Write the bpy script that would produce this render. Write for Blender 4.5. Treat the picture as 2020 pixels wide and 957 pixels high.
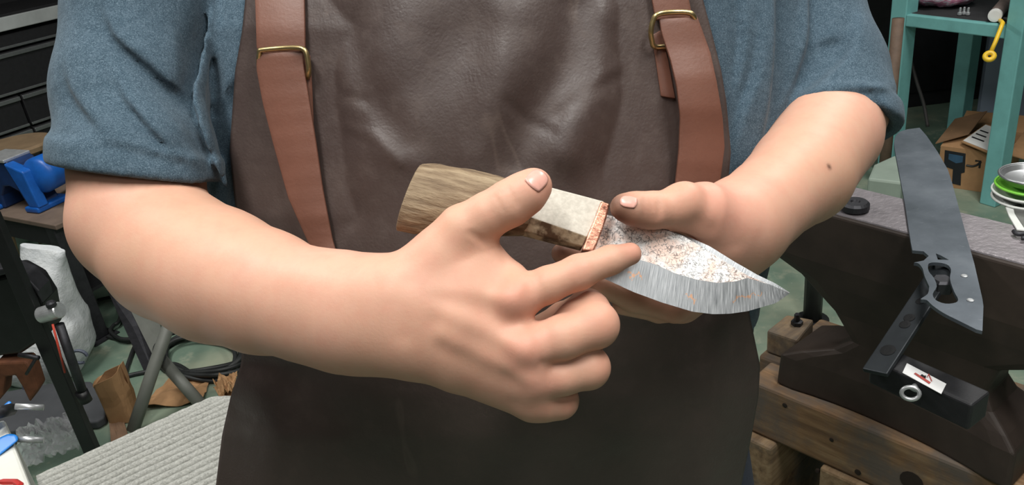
import bpy, bmesh, math, random
import numpy as np
from mathutils import Vector, Matrix, noise
random.seed(7); np.random.seed(7)
SC = bpy.context.scene
COL = SC.collection
for o in list(bpy.data.objects): bpy.data.objects.remove(o)

# ---------------------------------------------------------------- camera
F_PX = 1585.0; CX, CY = 1010.0, 478.5
CAM = Vector((0.0, 0.0, 1.40))
UPC = Vector((-415.0, 3297.0, F_PX)).normalized()       # world up seen in camera axes
fwd = Vector((0, 0, -1)); fh = (fwd - UPC * fwd.dot(UPC)).normalized()
rx = fh.cross(UPC).normalized()
RM = Matrix((rx, fh, UPC))                               # camera axes -> world axes
cam_d = bpy.data.cameras.new('camera'); cam_d.sensor_width = 36.0; cam_d.lens = 36.0 * F_PX / 2020.0
cam_d.clip_start = 0.02
cam = bpy.data.objects.new('camera', cam_d); COL.objects.link(cam)
cam.matrix_world = Matrix.Translation(CAM) @ RM.to_4x4()
SC.camera = cam
# ---------------------------------------------------------------- world and lamps
w = bpy.data.worlds.new('world'); SC.world = w; w.use_nodes = True
w.node_tree.nodes['Background'].inputs[0].default_value = (0.75, 0.85, 1.0, 1)
w.node_tree.nodes['Background'].inputs[1].default_value = 0.03
CEIL = 2.85
LIGHTS = [(-0.45, 0.14, 0, 35), (0.70, 0.12, 0, 31), (-1.5, 1.9, 0, 40), (1.6, 1.9, 0, 36), (0.1, -1.7, 0, 12)]
for i, (x, y, rz, e) in enumerate(LIGHTS):
    ld = bpy.data.lights.new('ceiling_lamp_light', 'AREA'); ld.shape = 'RECTANGLE'
    ld.size = 0.28; ld.size_y = 1.15; ld.energy = e; ld.color = (1.0, 0.985, 0.95)
    lo = bpy.data.objects.new('ceiling_lamp_light', ld); COL.objects.link(lo)
    lo.location = (x, y, CEIL - 0.10)
SC.view_settings.view_transform = 'Standard'; SC.view_settings.look = 'None'
SC.view_settings.gamma = 1.0; SC.view_settings.use_curve_mapping = False
SC.view_settings.exposure = -0.08
# ---------------------------------------------------------------- helpers
def ray(px, py): return RM @ Vector(((px - CX) / F_PX, -(py - CY) / F_PX, -1.0))
def P(px, py, d): return CAM + ray(px, py) * d                       # pixel + distance along the view axis -> world point
def W(px, py, z=0.0):                                                 # pixel -> point on the level z
    r = ray(px, py); return CAM + r * ((z - CAM.z) / r.z)
def PL(px, py, p0, n):                                                # pixel -> point on a plane
    r = ray(px, py); return CAM + r * ((p0 - CAM).dot(n) / r.dot(n))
def VZ(px_y, base):                                                   # height on the vertical through base that shows at image row px_y
    lo, hi = -0.5, 3.0
    for _ in range(40):
        m = (lo + hi) / 2; q = RM.transposed() @ (Vector((base[0], base[1], m)) - CAM)
        yy = CY - q.y / (-q.z) * F_PX
        if yy > px_y: lo = m
        else: hi = m
    return lo
def depth_of(p): return -(RM.transposed() @ (Vector(p) - CAM)).z
def lerp(a, b, t): return a + (b - a) * t

def tag(o, label=None, cat=None, group=None, kind=None):
    if label: o['label'] = label
    if cat: o['category'] = cat
    if group: o['group'] = group
    if kind: o['kind'] = kind
    return o
def thing(name, loc, label, cat, group=None):
    o = bpy.data.objects.new(name, None); COL.objects.link(o); o.location = loc; o.empty_display_size = .05
    return tag(o, label, cat, group)
def obj(name, verts, faces, mat, parent=None, bevel=0.0, smooth=False, segs=2, mats=None, fmat=None, solid=0.0, sub=0):
    me = bpy.data.meshes.new(name)
    me.from_pydata([tuple(v) for v in verts], [], [tuple(f) for f in faces]); me.update()
    bm = bmesh.new(); bm.from_mesh(me); bmesh.ops.recalc_face_normals(bm, faces=bm.faces); bm.to_mesh(me); bm.free()
    for m in (mats or [mat]): me.materials.append(m)
    if fmat is not None: me.polygons.foreach_set('material_index', fmat)
    if smooth: me.polygons.foreach_set('use_smooth', [True] * len(me.polygons))
    o = bpy.data.objects.new(name, me); COL.objects.link(o)
    if parent: attach(o, parent)
    if solid: s = o.modifiers.new('solid', 'SOLIDIFY'); s.thickness = solid; s.offset = 0
    if bevel: b = o.modifiers.new('bevel', 'BEVEL'); b.width = bevel; b.segments = segs; b.limit_method = 'ANGLE'; b.angle_limit = math.radians(35)
    if sub: s = o.modifiers.new('sub', 'SUBSURF'); s.levels = sub; s.render_levels = sub
    return o
def wloc(o):
    v = o.location.copy()
    while o.parent: o = o.parent; v = v + o.location
    return v
def attach(o, p): o.parent = p; o.matrix_parent_inverse = Matrix.Translation(-root_loc(p))
def root_loc(p):
    v = p.location.copy()
    if p.parent: v = v  # meshes that parent other meshes sit at the origin of their root, inverse already applied
    return v if not p.parent else Vector((0, 0, 0))
class MB:
    def __init__(s): s.v = []; s.f = []; s.m = []
    def add(s, vs, fs, m=0):
        n = len(s.v); s.v += [Vector(v) for v in vs]; s.f += [tuple(i + n for i in f) for f in fs]; s.m += [m] * len(fs); return s
    def box(s, fr, lo, hi, m=0):
        c = [fr @ Vector((x, y, z)) for z in (lo[2], hi[2]) for y in (lo[1], hi[1]) for x in (lo[0], hi[0])]
        return s.add(c, [(0,2,3,1),(4,5,7,6),(0,1,5,4),(2,6,7,3),(0,4,6,2),(1,3,7,5)], m)
    def prism(s, poly, ext, m=0):                                    # closed outline of world points swept along a vector
        n = len(poly); a = [Vector(p) for p in poly]; b = [p + ext for p in a]
        return s.add(a + b, [tuple(range(n)), tuple(range(2*n-1, n-1, -1))] + [(i, (i+1) % n, n + (i+1) % n, n + i) for i in range(n)], m)
    def tube(s, pts, r, n=10, m=0, cap=True, close=False):
        pts = [Vector(p) for p in pts]; rr = r if isinstance(r, (list, tuple)) else [r] * len(pts)
        rings = []; up = None
        for i, p in enumerate(pts):
            if close: t = pts[(i+1) % len(pts)] - pts[i-1]
            else: t = pts[min(i+1, len(pts)-1)] - pts[max(i-1, 0)]
            t = t.normalized() if t.length > 1e-9 else Vector((0,0,1))
            if up is None: up = t.orthogonal().normalized()
            up = (up - t * up.dot(t)); up = up.normalized() if up.length > 1e-6 else t.orthogonal().normalized()
            sd = t.cross(up)
            rings.append([p + (up * math.cos(a) + sd * math.sin(a)) * rr[i] for a in [2*math.pi*k/n for k in range(n)]])
        vs = [v for r_ in rings for v in r_]; fs = []
        L = len(rings)
        for i in range(L if close else L-1):
            j = (i+1) % L
            for k in range(n): fs.append((i*n+k, i*n+(k+1) % n, j*n+(k+1) % n, j*n+k))
        if cap and not close: fs += [tuple(range(n))[::-1], tuple((L-1)*n + k for k in range(n))]
        return s.add(vs, fs, m)
    def lathe(s, c, axis, prof, n=28, m=0):                          # profile of (radius, height) about an axis
        axis = Vector(axis).normalized(); u = axis.orthogonal().normalized(); v = axis.cross(u)
        vs = []; fs = []
        for r, h in prof:
            for k in range(n):
                a = 2*math.pi*k/n; vs.append(Vector(c) + axis*h + (u*math.cos(a) + v*math.sin(a))*max(r, 1e-5))
        for i in range(len(prof)-1):
            for k in range(n): fs.append((i*n+k, i*n+(k+1) % n, (i+1)*n+(k+1) % n, (i+1)*n+k))
        fs += [tuple(range(n))[::-1], tuple((len(prof)-1)*n + k for k in range(n))]
        return s.add(vs, fs, m)
    def grid(s, G, m=0):
        r = len(G); c = len(G[0]); return s.add([p for row in G for p in row], [(i*c+j, i*c+j+1, (i+1)*c+j+1, (i+1)*c+j) for i in range(r-1) for j in range(c-1)], m)
    def build(s, name, mat, parent=None, mats=None, **k):
        return obj(name, s.v, s.f, mat, parent, mats=mats, fmat=s.m if mats else None, **k)
def frame(o, x, z=(0, 0, 1)):                                        # local frame: x given, z up-ish, y = z cross x
    x = Vector(x).normalized(); z = Vector(z); z = (z - x*z.dot(x)).normalized(); y = z.cross(x)
    m = Matrix((x, y, z)).transposed().to_4x4(); m.translation = Vector(o); return m
def catmull(pts, n=8, close=False):
    pts = [Vector(p) for p in pts]; out = []; L = len(pts)
    for i in range(L if close else L-1):
        if close: p0, p1, p2, p3 = pts[i-1], pts[i], pts[(i+1) % L], pts[(i+2) % L]
        else: p0, p1, p2, p3 = pts[max(i-1,0)], pts[i], pts[i+1], pts[min(i+2, L-1)]
        for k in range(n):
            t = k/n; out.append(.5*((2*p1) + (p2-p0)*t + (2*p0-5*p1+4*p2-p3)*t*t + (3*p1-p0-3*p2+p3)*t**3))
    if not close: out.append(pts[-1])
    return out
def resample(pts, n):
    pts = [Vector(p) for p in pts]; L = [0]
    for a, b in zip(pts, pts[1:]): L.append(L[-1] + (b-a).length)
    out = []
    for k in range(n):
        s = L[-1]*k/(n-1); i = 0
        while i < len(L)-2 and L[i+1] < s: i += 1
        t = (s-L[i])/max(L[i+1]-L[i], 1e-9); out.append(pts[i].lerp(pts[i+1], t))
    return out

# ---------------------------------------------------------------- materials
def srgb(r, g, b):
    f = lambda c: (c/255/12.92) if c/255 <= .04045 else ((c/255+.055)/1.055)**2.4
    return (f(r), f(g), f(b), 1)
class NT:
    def __init__(s, name):
        s.m = bpy.data.materials.new(name); s.m.use_nodes = True; s.t = s.m.node_tree; s.b = s.t.nodes['Principled BSDF']; s._c = None
    def n(s, ty, **kw):
        x = s.t.nodes.new(ty)
        for k, v in kw.items():
            if k.startswith('i_'):
                key = k[2:]; x.inputs[int(key) if key.isdigit() else key.replace('_', ' ')].default_value = v
            else: setattr(x, k, v)
        return x
    def l(s, a, b): s.t.links.new(a, b)
    def co(s):
        if s._c is None: s._c = s.n('ShaderNodeTexCoord').outputs['Object']
        return s._c
    def noise(s, scale, detail=4, rough=.55, vec=None, stretch=None):
        v = vec or s.co()
        if stretch:
            mp = s.n('ShaderNodeMapping'); mp.inputs['Scale'].default_value = stretch; s.l(v, mp.inputs[0]); v = mp.outputs[0]
        x = s.n('ShaderNodeTexNoise'); x.inputs['Scale'].default_value = scale; x.inputs['Detail'].default_value = detail; x.inputs['Roughness'].default_value = rough
        s.l(v, x.inputs['Vector']); return x.outputs['Fac']
    def ramp(s, fac, stops):
        r = s.n('ShaderNodeValToRGB'); e = r.color_ramp.elements
        while len(e) < len(stops): e.new(.5)
        for x, (p, c) in zip(e, stops): x.position = p; x.color = c if len(c) == 4 else (*c, 1)
        s.l(fac, r.inputs[0]); return r.outputs[0]
    def mix(s, fac, a, b, mode='MIX'):
        x = s.n('ShaderNodeMix', data_type='RGBA', blend_type=mode)
        for sock, v in ((x.inputs[0], fac), (x.inputs[6], a), (x.inputs[7], b)):
            if isinstance(v, (int, float, tuple)): sock.default_value = v
            else: s.l(v, sock)
        return x.outputs[2]
    def math(s, op, a, b=None):
        x = s.n('ShaderNodeMath', operation=op)
        for i, v in enumerate((a, b)):
            if v is None: continue
            if isinstance(v, (int, float)): x.inputs[i].default_value = v
            else: s.l(v, x.inputs[i])
        return x.outputs[0]
    def attr(s, name, out='Fac'): return s.n('ShaderNodeAttribute', attribute_name=name).outputs[out]
    def set(s, col=None, rough=None, metal=None, **kw):
        for k, v in (('Base Color', col), ('Roughness', rough), ('Metallic', metal)):
            if v is None: continue
            if isinstance(v, (int, float, tuple)): s.b.inputs[k].default_value = v
            else: s.l(v, s.b.inputs[k])
        for k, v in kw.items(): s.b.inputs[k.replace('_', ' ')].default_value = v
        return s
    def bump(s, h, strength=.3, dist=.001, prev=None):
        b = s.n('ShaderNodeBump'); b.inputs['Strength'].default_value = strength; b.inputs['Distance'].default_value = dist
        s.l(h, b.inputs['Height'])
        if prev: s.l(prev, b.inputs['Normal'])
        s.l(b.outputs[0], s.b.inputs['Normal']); return b.outputs[0]
def simple(name, c, rough=.5, metal=0.0, var=.25, scale=30, bump=0.0, bscale=150, stretch=None, bdist=.001, **kw):
    """one base colour with procedural wear and fine relief"""
    t = NT(name); c = srgb(*c) if max(c) > 1 else (*c, 1)
    d = tuple(x*(1-var) for x in c[:3]) + (1,); u = tuple(min(1, x*(1+var)) for x in c[:3]) + (1,)
    f = t.noise(scale, 5, .6, stretch=stretch)
    t.set(t.ramp(f, [(.25, d), (.5, c), (.78, u)]), rough, metal, **kw)
    if bump: t.bump(t.noise(bscale, 3, .6, stretch=stretch), bump, bdist)
    return t.m
# ---------------------------------------------------------------- implicit surfaces for bodies and cloth
def A(v): return np.array(v, dtype=np.float32)
def smin(a, b, k):
    h = np.maximum(k - np.abs(a-b), 0)/k; return np.minimum(a, b) - h*h*k*.25
def smax(a, b, k): return -smin(-a, -b, k)
def rc(p, a, b, ra, rb):
    pa = p - a; ba = b - a; t = np.clip((pa @ ba)/max(float(ba @ ba), 1e-12), 0, 1)
    q = pa - t[:, None]*ba
    return np.sqrt(np.einsum('ij,ij->i', q, q)) - (ra + t*(rb-ra))
def chain(p, js, k=.004):
    d = None
    for (a, ra), (b, rb) in zip(js, js[1:]):
        x = rc(p, a, b, ra, rb); d = x if d is None else smin(d, x, k)
    return d
def J(*l): return [(A(P(x, y, z)), r) for x, y, z, r in l]           # joints from pixel + distance + radius
def surface_nets(f, lo, hi, h, B=8):
    lo = np.array(lo, np.float32); nb = np.ceil((np.array(hi) - lo)/(h*B)).astype(int) + 1
    n = nb*B; D = np.empty(n, np.float32); V = D.reshape(nb[0], B, nb[1], B, nb[2], B).transpose(0, 2, 4, 1, 3, 5)
    ii = np.stack(np.meshgrid(*[np.arange(x) for x in nb], indexing='ij'), -1).reshape(-1, 3)
    dc = f((lo + (ii*B + B/2 - .5)*h).astype(np.float32))
    V[:] = np.where(dc < 0, -1, 1).reshape(*nb, 1, 1, 1)
    act = ii[np.abs(dc) < B*h*.87*1.15 + .003]
    loc = np.stack(np.meshgrid(*[np.arange(B)]*3, indexing='ij'), -1).reshape(-1, 3)
    for s in range(0, len(act), 300):
        a = act[s:s+300]; pts = (lo + (a[:, None, :]*B + loc[None])*h).reshape(-1, 3).astype(np.float32)
        V[a[:, 0], a[:, 1], a[:, 2]] = f(pts).reshape(len(a), B, B, B)
    S = D < 0
    c = [S[x:n[0]-1+x, y:n[1]-1+y, z:n[2]-1+z] for x in (0, 1) for y in (0, 1) for z in (0, 1)]
    tot = sum(x.astype(np.int8) for x in c); mixed = (tot > 0) & (tot < 8)
    cells = np.argwhere(mixed); idx = np.full(mixed.shape, -1, np.int32); idx[mixed] = np.arange(len(cells))
    acc = np.zeros((len(cells), 3)); cnt = np.zeros(len(cells))
    for ax in range(3):
        o1, o2 = [k for k in range(3) if k != ax]
        for p in (0, 1):
            for q in (0, 1):
                a = np.zeros(3, int); a[o1] = p; a[o2] = q; b = a.copy(); b[ax] = 1
                ca = cells + a; cb = cells + b
                da = D[ca[:, 0], ca[:, 1], ca[:, 2]]; db = D[cb[:, 0], cb[:, 1], cb[:, 2]]
                m = (da < 0) != (db < 0); t = np.where(m, da/np.where(m, da-db, 1), 0)
                pt = a + t[:, None]*(b-a); acc += np.where(m[:, None], pt, 0); cnt += m
    vs = lo + (cells + acc/cnt[:, None])*h
    fs = []
    for ax in range(3):
        o1, o2 = (ax+1) % 3, (ax+2) % 3
        sl0 = [slice(1, -1)]*3; sl1 = [slice(1, -1)]*3; sl0[ax] = slice(0, -1); sl1[ax] = slice(1, None)
        s0 = S[tuple(sl0)]; s1 = S[tuple(sl1)]
        e = np.argwhere(s0 != s1); off = np.ones(3, int); off[ax] = 0; e = e + off
        if not len(e): continue
        sg = S[e[:, 0], e[:, 1], e[:, 2]]
        q = []
        for d1, d2 in ((-1, -1), (0, -1), (0, 0), (-1, 0)):
            x = e.copy(); x[:, o1] += d1; x[:, o2] += d2; q.append(idx[x[:, 0], x[:, 1], x[:, 2]])
        q = np.stack(q, 1); q[~sg] = q[~sg][:, ::-1]; fs.append(q)
    fs = np.concatenate(fs); fs = fs[(fs >= 0).all(1)]
    vs = vs.astype(np.float32)
    g, d = grad4(f, vs); vs = vs - g*np.clip(d, -h, h)[:, None]
    d = f(vs); vs = vs - g*np.clip(d, -h, h)[:, None]
    return vs, fs
def grad4(f, v, e=.0008):
    g = 0; m = 0
    for k in ((1, -1, -1), (-1, -1, 1), (-1, 1, -1), (1, 1, 1)):
        k = np.array(k, np.float32); x = f(v + k*e); g = g + x[:, None]*k; m = m + x
    return g/np.maximum(np.linalg.norm(g, axis=1, keepdims=True), 1e-6), m/4
def grad(f, v, e=.0008): return grad4(f, v, e)[0]
def march(f, px, py, d0=.35, d1=1.3):                                 # where the line of sight first meets a surface
    px = np.atleast_1d(np.asarray(px, float)); py = np.atleast_1d(np.asarray(py, float))
    R = np.array([list(ray(a, b)) for a, b in zip(px, py)], np.float32); L = np.linalg.norm(R, axis=1)
    t = np.full(len(px), d0, np.float32)
    for _ in range(90):
        d = f((np.array(CAM, np.float32) + R*t[:, None]).astype(np.float32)); t = np.minimum(t + .7*d/L, d1)
    return t
def np_mesh(name, vs, fs, mat, parent=None, attrs=None):
    me = bpy.data.meshes.new(name); me.vertices.add(len(vs)); me.vertices.foreach_set('co', vs.astype(np.float32).ravel())
    k = fs.shape[1]; me.loops.add(len(fs)*k); me.loops.foreach_set('vertex_index', fs.astype(np.int32).ravel())
    me.polygons.add(len(fs)); me.polygons.foreach_set('loop_start', np.arange(0, len(fs)*k, k, dtype=np.int32)); 
    me.update(calc_edges=True); me.validate()
    me.polygons.foreach_set('use_smooth', np.ones(len(me.polygons), bool))
    for an, av in (attrs or {}).items():
        at = me.attributes.new(an, 'FLOAT', 'POINT'); at.data.foreach_set('value', av.astype(np.float32))
    me.materials.append(mat)
    o = bpy.data.objects.new(name, me); COL.objects.link(o)
    if parent: attach(o, parent)
    return o
# ================================================================ the room
t = NT('green_painted_concrete'); n1 = t.noise(1.6, 5, .6); n2 = t.noise(9, 6, .7); n3 = t.noise(60, 4, .7)
c = t.ramp(n1, [(.35, srgb(86, 112, 98)), (.52, srgb(112, 132, 116)), (.66, srgb(150, 156, 136))])
c = t.mix(t.ramp(n2, [(.55, (0, 0, 0)), (.72, (1, 1, 1))]), c, srgb(160, 162, 142)); c = t.mix(t.ramp(n3, [(.66, (0, 0, 0)), (.74, (1, 1, 1))]), c, srgb(168, 170, 160))
t.set(c, t.ramp(n2, [(.3, (.35, .35, .35)), (.7, (.7, .7, .7))]), 0); t.bump(n3, .2, .002); M_FLOOR = t.m
M_WALL = simple('dark_wall_panel', (52, 52, 54), .8, var=.3, scale=4, bump=.2)
M_WALLP = simple('painted_wall', (96, 94, 90), .8, var=.08, scale=3, bump=.1)
M_CEIL = simple('ceiling_board', (190, 188, 182), .9, var=.06, scale=3)
X0, X1, Y0, Y1 = -3.6, 3.6, -2.6, 5.2; I4 = Matrix.Identity(4)
def struct(name, lo, hi, m): return tag(MB().box(I4, lo, hi).build(name, m), kind='structure')
struct('floor', (X0, Y0, -.1), (X1, Y1, 0), M_FLOOR)
struct('ceiling', (X0, Y0, CEIL), (X1, Y1, CEIL+.1), M_CEIL)
struct('wall_back', (X0, Y1, 0), (X1, Y1+.1, CEIL), M_WALL)
struct('wall_front', (X0, Y0-.1, 0), (X1, Y0, CEIL), M_WALLP)
struct('wall_left', (X0-.1, Y0, 0), (X0, Y1, CEIL), M_WALL)
struct('wall_right', (X1, Y0, 0), (X1+.1, Y1, CEIL), M_WALL)
M_HOUS = simple('lamp_housing', (225, 225, 222), .5)
for i, (x, y, rz, e) in enumerate(LIGHTS):
    th_ = thing('ceiling_light', (x, y, CEIL-.09), 'white fluorescent ceiling light ' + ('above the forearm with the blue sleeve on the left', 'above the hand gripping the blade', 'above the vise and sack', 'above the anvil', 'behind the camera')[i], 'light', 'ceiling lights of the workshop')
    MB().box(Matrix.Translation((x, y, CEIL)), (-.17, -.62, -.085), (.17, .62, 0)).build('housing', M_HOUS, th_, bevel=.004)
# ================================================================ things around the person
M_BLK = simple('black_paint', (24, 24, 26), .45, var=.35, scale=20, bump=.15, bscale=200)
M_BLKM = simple('black_powder_coat', (30, 30, 33), .6, var=.3, scale=60, bump=.25, bscale=500)
M_ALU = simple('brushed_aluminium', (150, 152, 154), .4, .8, var=.15, scale=60)
M_STL = simple('bare_steel', (200, 202, 204), .35, .6, var=.2, scale=60)
M_DKST = simple('dull_dark_steel', (64, 64, 68), .5, .7, var=.3, scale=40, bump=.2)
M_CARD = simple('cardboard', (164, 126, 88), .85, var=.12, scale=25, bump=.15, bscale=250)
M_CARDD = simple('cardboard_inside', (128, 98, 70), .88, var=.12, scale=25)
M_PAPER = simple('white_paper', (226, 226, 224), .8, var=.05)
M_TEAL = simple('teal_paint', (118, 180, 178), .5, var=.14, scale=14, bump=.15, bscale=90)
def timber_mat(name, c0, c1, c2, ax):
    t = NT(name); st = {'x': (3, 60, 60), 'y': (60, 3, 60), 'z': (60, 60, 3)}
    mp = t.n('ShaderNodeMapping', vector_type='TEXTURE'); e = Matrix((ax, Vector((0, 0, 1)).cross(ax), Vector((0, 0, 1)))).transposed().to_euler()
    mp.inputs['Rotation'].default_value = e; t.l(t.co(), mp.inputs[0])
    g = t.noise(1, 5, .65, vec=mp.outputs[0], stretch=(3.5, 55, 55)); d = t.noise(7, 5, .65)
    geo = t.n('ShaderNodeNewGeometry'); sp = t.n('ShaderNodeSeparateXYZ'); t.l(geo.outputs['True Normal'], sp.inputs[0])
    c = t.ramp(g, [(.3, srgb(*c0)), (.5, srgb(*c1)), (.75, srgb(*c2))]); c = t.mix(t.ramp(d, [(.45, (0, 0, 0)), (.62, (.8, .8, .8))]), c, srgb(92, 88, 84))
    t.set(c, .8, 0); t.bump(g, .4, .002); return t.m

# ---- tool chest with black drawers
z1 = P(0, 103, 3.75).z; a = P(0, 103, 3.75); b = W(125, 71, z1); fx = (b-a); fx.z = 0
FC = frame((a.x, a.y, 0), fx)                       # x along the front, y into the chest
if (FC.to_3x3() @ Vector((0, 1, 0))).y < 0: pass
chest = thing('tool_chest', FC @ Vector((.1, .25, 0)), 'black tool chest with silver-edged drawers behind the vise', 'tool chest')
ZZ = lambda y, px=0: VZ(y, PL(px, y, FC.translation, (FC.to_3x3() @ Vector((0, 1, 0)))))
z_top, z_ub, z_t1, z_t2, z_t3, z_t4 = ZZ(28), ZZ(62), ZZ(83), ZZ(103), ZZ(178), ZZ(196)
xa, xb = -.75, .55
MB().box(FC, (xa, .012, .10), (xb, .48, z_ub-.005)).build('body', M_BLK, chest, bevel=.004)
wt = MB().box(FC, (xa-.02, -.018, z_ub), (xb+.02, .50, z_top)).build('worktop', M_BLKM, chest, bevel=.004)
MB().box(FC, (xa-.02, -.034, z_ub), (xb+.02, -.018, z_top-.012)).build('front_edge', simple('scuffed_grey_edge', (196, 200, 200), .4, .2, var=.2, scale=8), wt, bevel=.004)
lev = [z_ub-.012, z_t2+.002, z_t4+.002, z_t4-.16, .13]
for i in range(4):
    hi_, lo_ = lev[i], lev[i+1]+.006
    for x0_, x1_ in (((xa+.01, xb-.01),) if i < 2 else ((xa+.01, .0), (.012, xb-.01))):
        d_ = MB().box(FC, (x0_, -.012, lo_), (x1_, .012, hi_-.006)).build('drawer', M_BLKM, chest, bevel=.003)
        if i: MB().box(FC, (x0_, -.024, hi_-.030), (x1_, -.010, hi_-.010)).build('handle', M_ALU, d_, bevel=.003)
        MB().box(FC, (x0_, -.018, lo_), (x1_, -.011, lo_+.012)).build('trim_strip', M_ALU, d_, bevel=.002)
for sx in (xa+.06, xb-.06):
    for sy in (.06, .42): MB().lathe(FC @ Vector((sx, sy, .05)) - FC.to_3x3() @ Vector((.015, 0, 0)), FC.to_3x3() @ Vector((1, 0, 0)), [(.03, 0), (.05, .004), (.05, .026), (.03, .03)], 18).build('caster', M_BLKM, chest, smooth=False)
bp = FC @ Vector((.0, .10, z_top))
tray = thing('tool_tray', bp, 'shallow wooden tray lying on top of the tool chest', 'tray')
M_TRAY = simple('pale_wood', (168, 160, 138), .7, var=.15, scale=20)
FT = FC @ Matrix.Translation((0, .03, z_top))
MB().box(FT, (-.3, .2, .0005), (.16, .42, .012)).build('bottom', M_TRAY, tray)
for lo_, hi_ in (((-.3, .2, .012), (.16, .212, .07)), ((-.3, .408, .012), (.16, .42, .07)), ((-.3, .212, .012), (-.288, .408, .07)), ((.148, .212, .012), (.16, .408, .07))): MB().box(FT, lo_, hi_).build('side', M_TRAY, tray, bevel=.001)

# ---- vise stand and blue vise
ft = W(205, 668, 0); zt = VZ(436, ft)
sx = (W(130, 436, zt) - W(5, 413, zt)); sx.z = 0; FS = frame((ft.x, ft.y, 0), sx)
stand = thing('vise_stand', ft, 'dark steel stand with a brown top carrying the blue vise', 'stand')
M_TOPB = simple('worn_brown_top', (112, 96, 84), .75, var=.25, scale=12, bump=.2)
MB().box(FS, (-.62, -.03, zt-.018), (.03, .33, zt)).build('table_top', M_TOPB, stand, bevel=.003)
for x_, y_ in ((-.025, 0), (-.56, 0), (-.025, .27), (-.56, .27)):
    l_ = MB().box(FS, (x_-.025, y_-.025, .006), (x_+.025, y_+.025, zt-.018)).build('leg', M_DKST, stand, bevel=.003)
    MB().box(FS, (x_-.05, y_-.05, 0), (x_+.05, y_+.05, .006)).build('foot_plate', M_DKST, l_)
MB().box(FS, (-.56, -.02, zt-.09), (-.05, -.012, zt-.018)).build('apron_rail', M_BLKM, stand)
MB().box(FS, (-.56, .27, zt-.09), (-.05, .28, zt-.018)).build('apron_rail', M_BLKM, stand)
MB().box(FS, (-.56, .02, .16), (-.05, .26, .172)).build('lower_shelf', M_BLKM, stand)
M_VB = simple('blue_enamel', (26, 92, 176), .38, var=.3, scale=18, bump=.15, bscale=120)
M_VB2 = simple('dark_blue_enamel', (22, 48, 92), .45, var=.3, scale=18, bump=.15, bscale=120)
vc = W(60, 405, zt); vise = thing('bench_vise', vc, 'blue cast iron bench vise bolted on the stand beside the left sleeve', 'vise')
FV = frame(vc, FS.to_3x3() @ Vector((1, .1, 0)))
kz = (VZ(312, vc) - zt)
arch = [(-.115, 0), (-.075, 0), (-.066, kz*.28), (-.035, kz*.48), (0, kz*.50), (.04, kz*.40), (.062, 0), (.10, 0), (.045, kz*.95), (.03, kz), (-.09, kz), (-.10, kz*.9)]
MB().prism([FV @ Vector((x, -.045, z+.001)) for x, z in arch], (FV.to_3x3() @ Vector((0, .10, 0)))).build('body', M_VB2, vise, bevel=.006)
MB().box(FV, (.055, -.06, .001), (.125, .075, .022)).build('base_flange', M_VB, vise, bevel=.006)
MB().box(FV, (-.15, -.06, .001), (-.085, .075, .018)).build('base_flange', M_VB, vise, bevel=.006)
cyl = FV @ Vector((.045, -.035, kz*.62)); ax_ = FV.to_3x3() @ Vector((.25, -1, .05))
MB().lathe(cyl + FV.to_3x3() @ Vector((.07, .06, .01)), ax_, [(.052, -.12), (.062, -.10), (.064, .03), (.056, .045), (.02, .05)], 30).build('swivel_drum', M_VB, vise, smooth=True)
MB().prism([FV @ Vector(q) for q in ((.03, -.055, kz), (.08, -.055, 0.02), (.13, -.055, .02), (.115, -.055, kz*.85))], FV.to_3x3() @ Vector((0, .04, 0))).build('slide_web', M_VB, vise, bevel=.005)
MB().box(FV, (-.10, -.05, kz), (.03, .055, kz+.012)).build('jaw', M_STL, vise, bevel=.003)
MB().tube([FV @ Vector((-.13, -.09, kz*.9)), FV @ Vector((-.02, -.10, kz+.03))], .006, 10).build('handle_bar', M_STL, vise, smooth=True)
# round wooden stool behind the vise
sc_ = W(24, 284, .52); stool = thing('wooden_stool', (sc_.x, sc_.y, 0), 'round worn wooden stool top showing behind the blue vise', 'stool')
M_STOOL = simple('worn_stool_wood', (150, 126, 98), .7, var=.25, scale=10, bump=.3, bscale=60)
MB().lathe((sc_.x, sc_.y, .52-.035), (0, 0, 1), [(.15, 0), (.165, .008), (.168, .026), (.155, .035)], 36).build('seat', M_STOOL, stool, smooth=False)
for k in range(4):
    q = math.pi/4 + k*math.pi/2; MB().tube([(sc_.x + math.cos(q)*.11, sc_.y + math.sin(q)*.11, .487), (sc_.x + math.cos(q)*.16, sc_.y + math.sin(q)*.16, 0)], .016, 12).build('leg', M_STOOL, stool, smooth=True)
MB().tube([(sc_.x + math.cos(k*math.pi/12)*.142, sc_.y + math.sin(k*math.pi/12)*.142, .2) for k in range(24)], .009, 8, close=True).build('foot_ring', M_DKST, stool, smooth=True)

# ---- grinder stand: black post with a silver clamp rod
g0 = W(205, 935, 0); gs = thing('tool_post_stand', g0, 'black steel post stand with a shiny clamp rod in front of the white sack', 'stand')
def gz(y): return VZ(y, g0)
fxg = (W(300, 935, 0) - g0); fxg.z = 0; FG = frame((g0.x, g0.y, 0), fxg)
MB().box(FG, (-.026, -.010, .012), (.016, .010, gz(420))).build('post', M_BLK, gs, bevel=.002)
MB().box(FG, (-.034, -.014, gz(450)), (.004, .014, gz(325))).build('post_head', simple('grey_green_casting', (112, 118, 110), .6, .3, var=.3), gs, bevel=.005)
dg = depth_of(g0)
def pg(x, y, dd=0.0): return PL(x, y, g0 + Vector((0, dd, 0)), FG.to_3x3() @ Vector((0, 1, 0)))
MB().lathe(pg(80, 622, -.012), pg(133, 607, -.012) - pg(80, 622, -.012), [(.018, 0), (.0205, .003), (.0205, .058), (.018, .061)], 24).build('clamp_rod', M_STL, gs, smooth=False)
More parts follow.
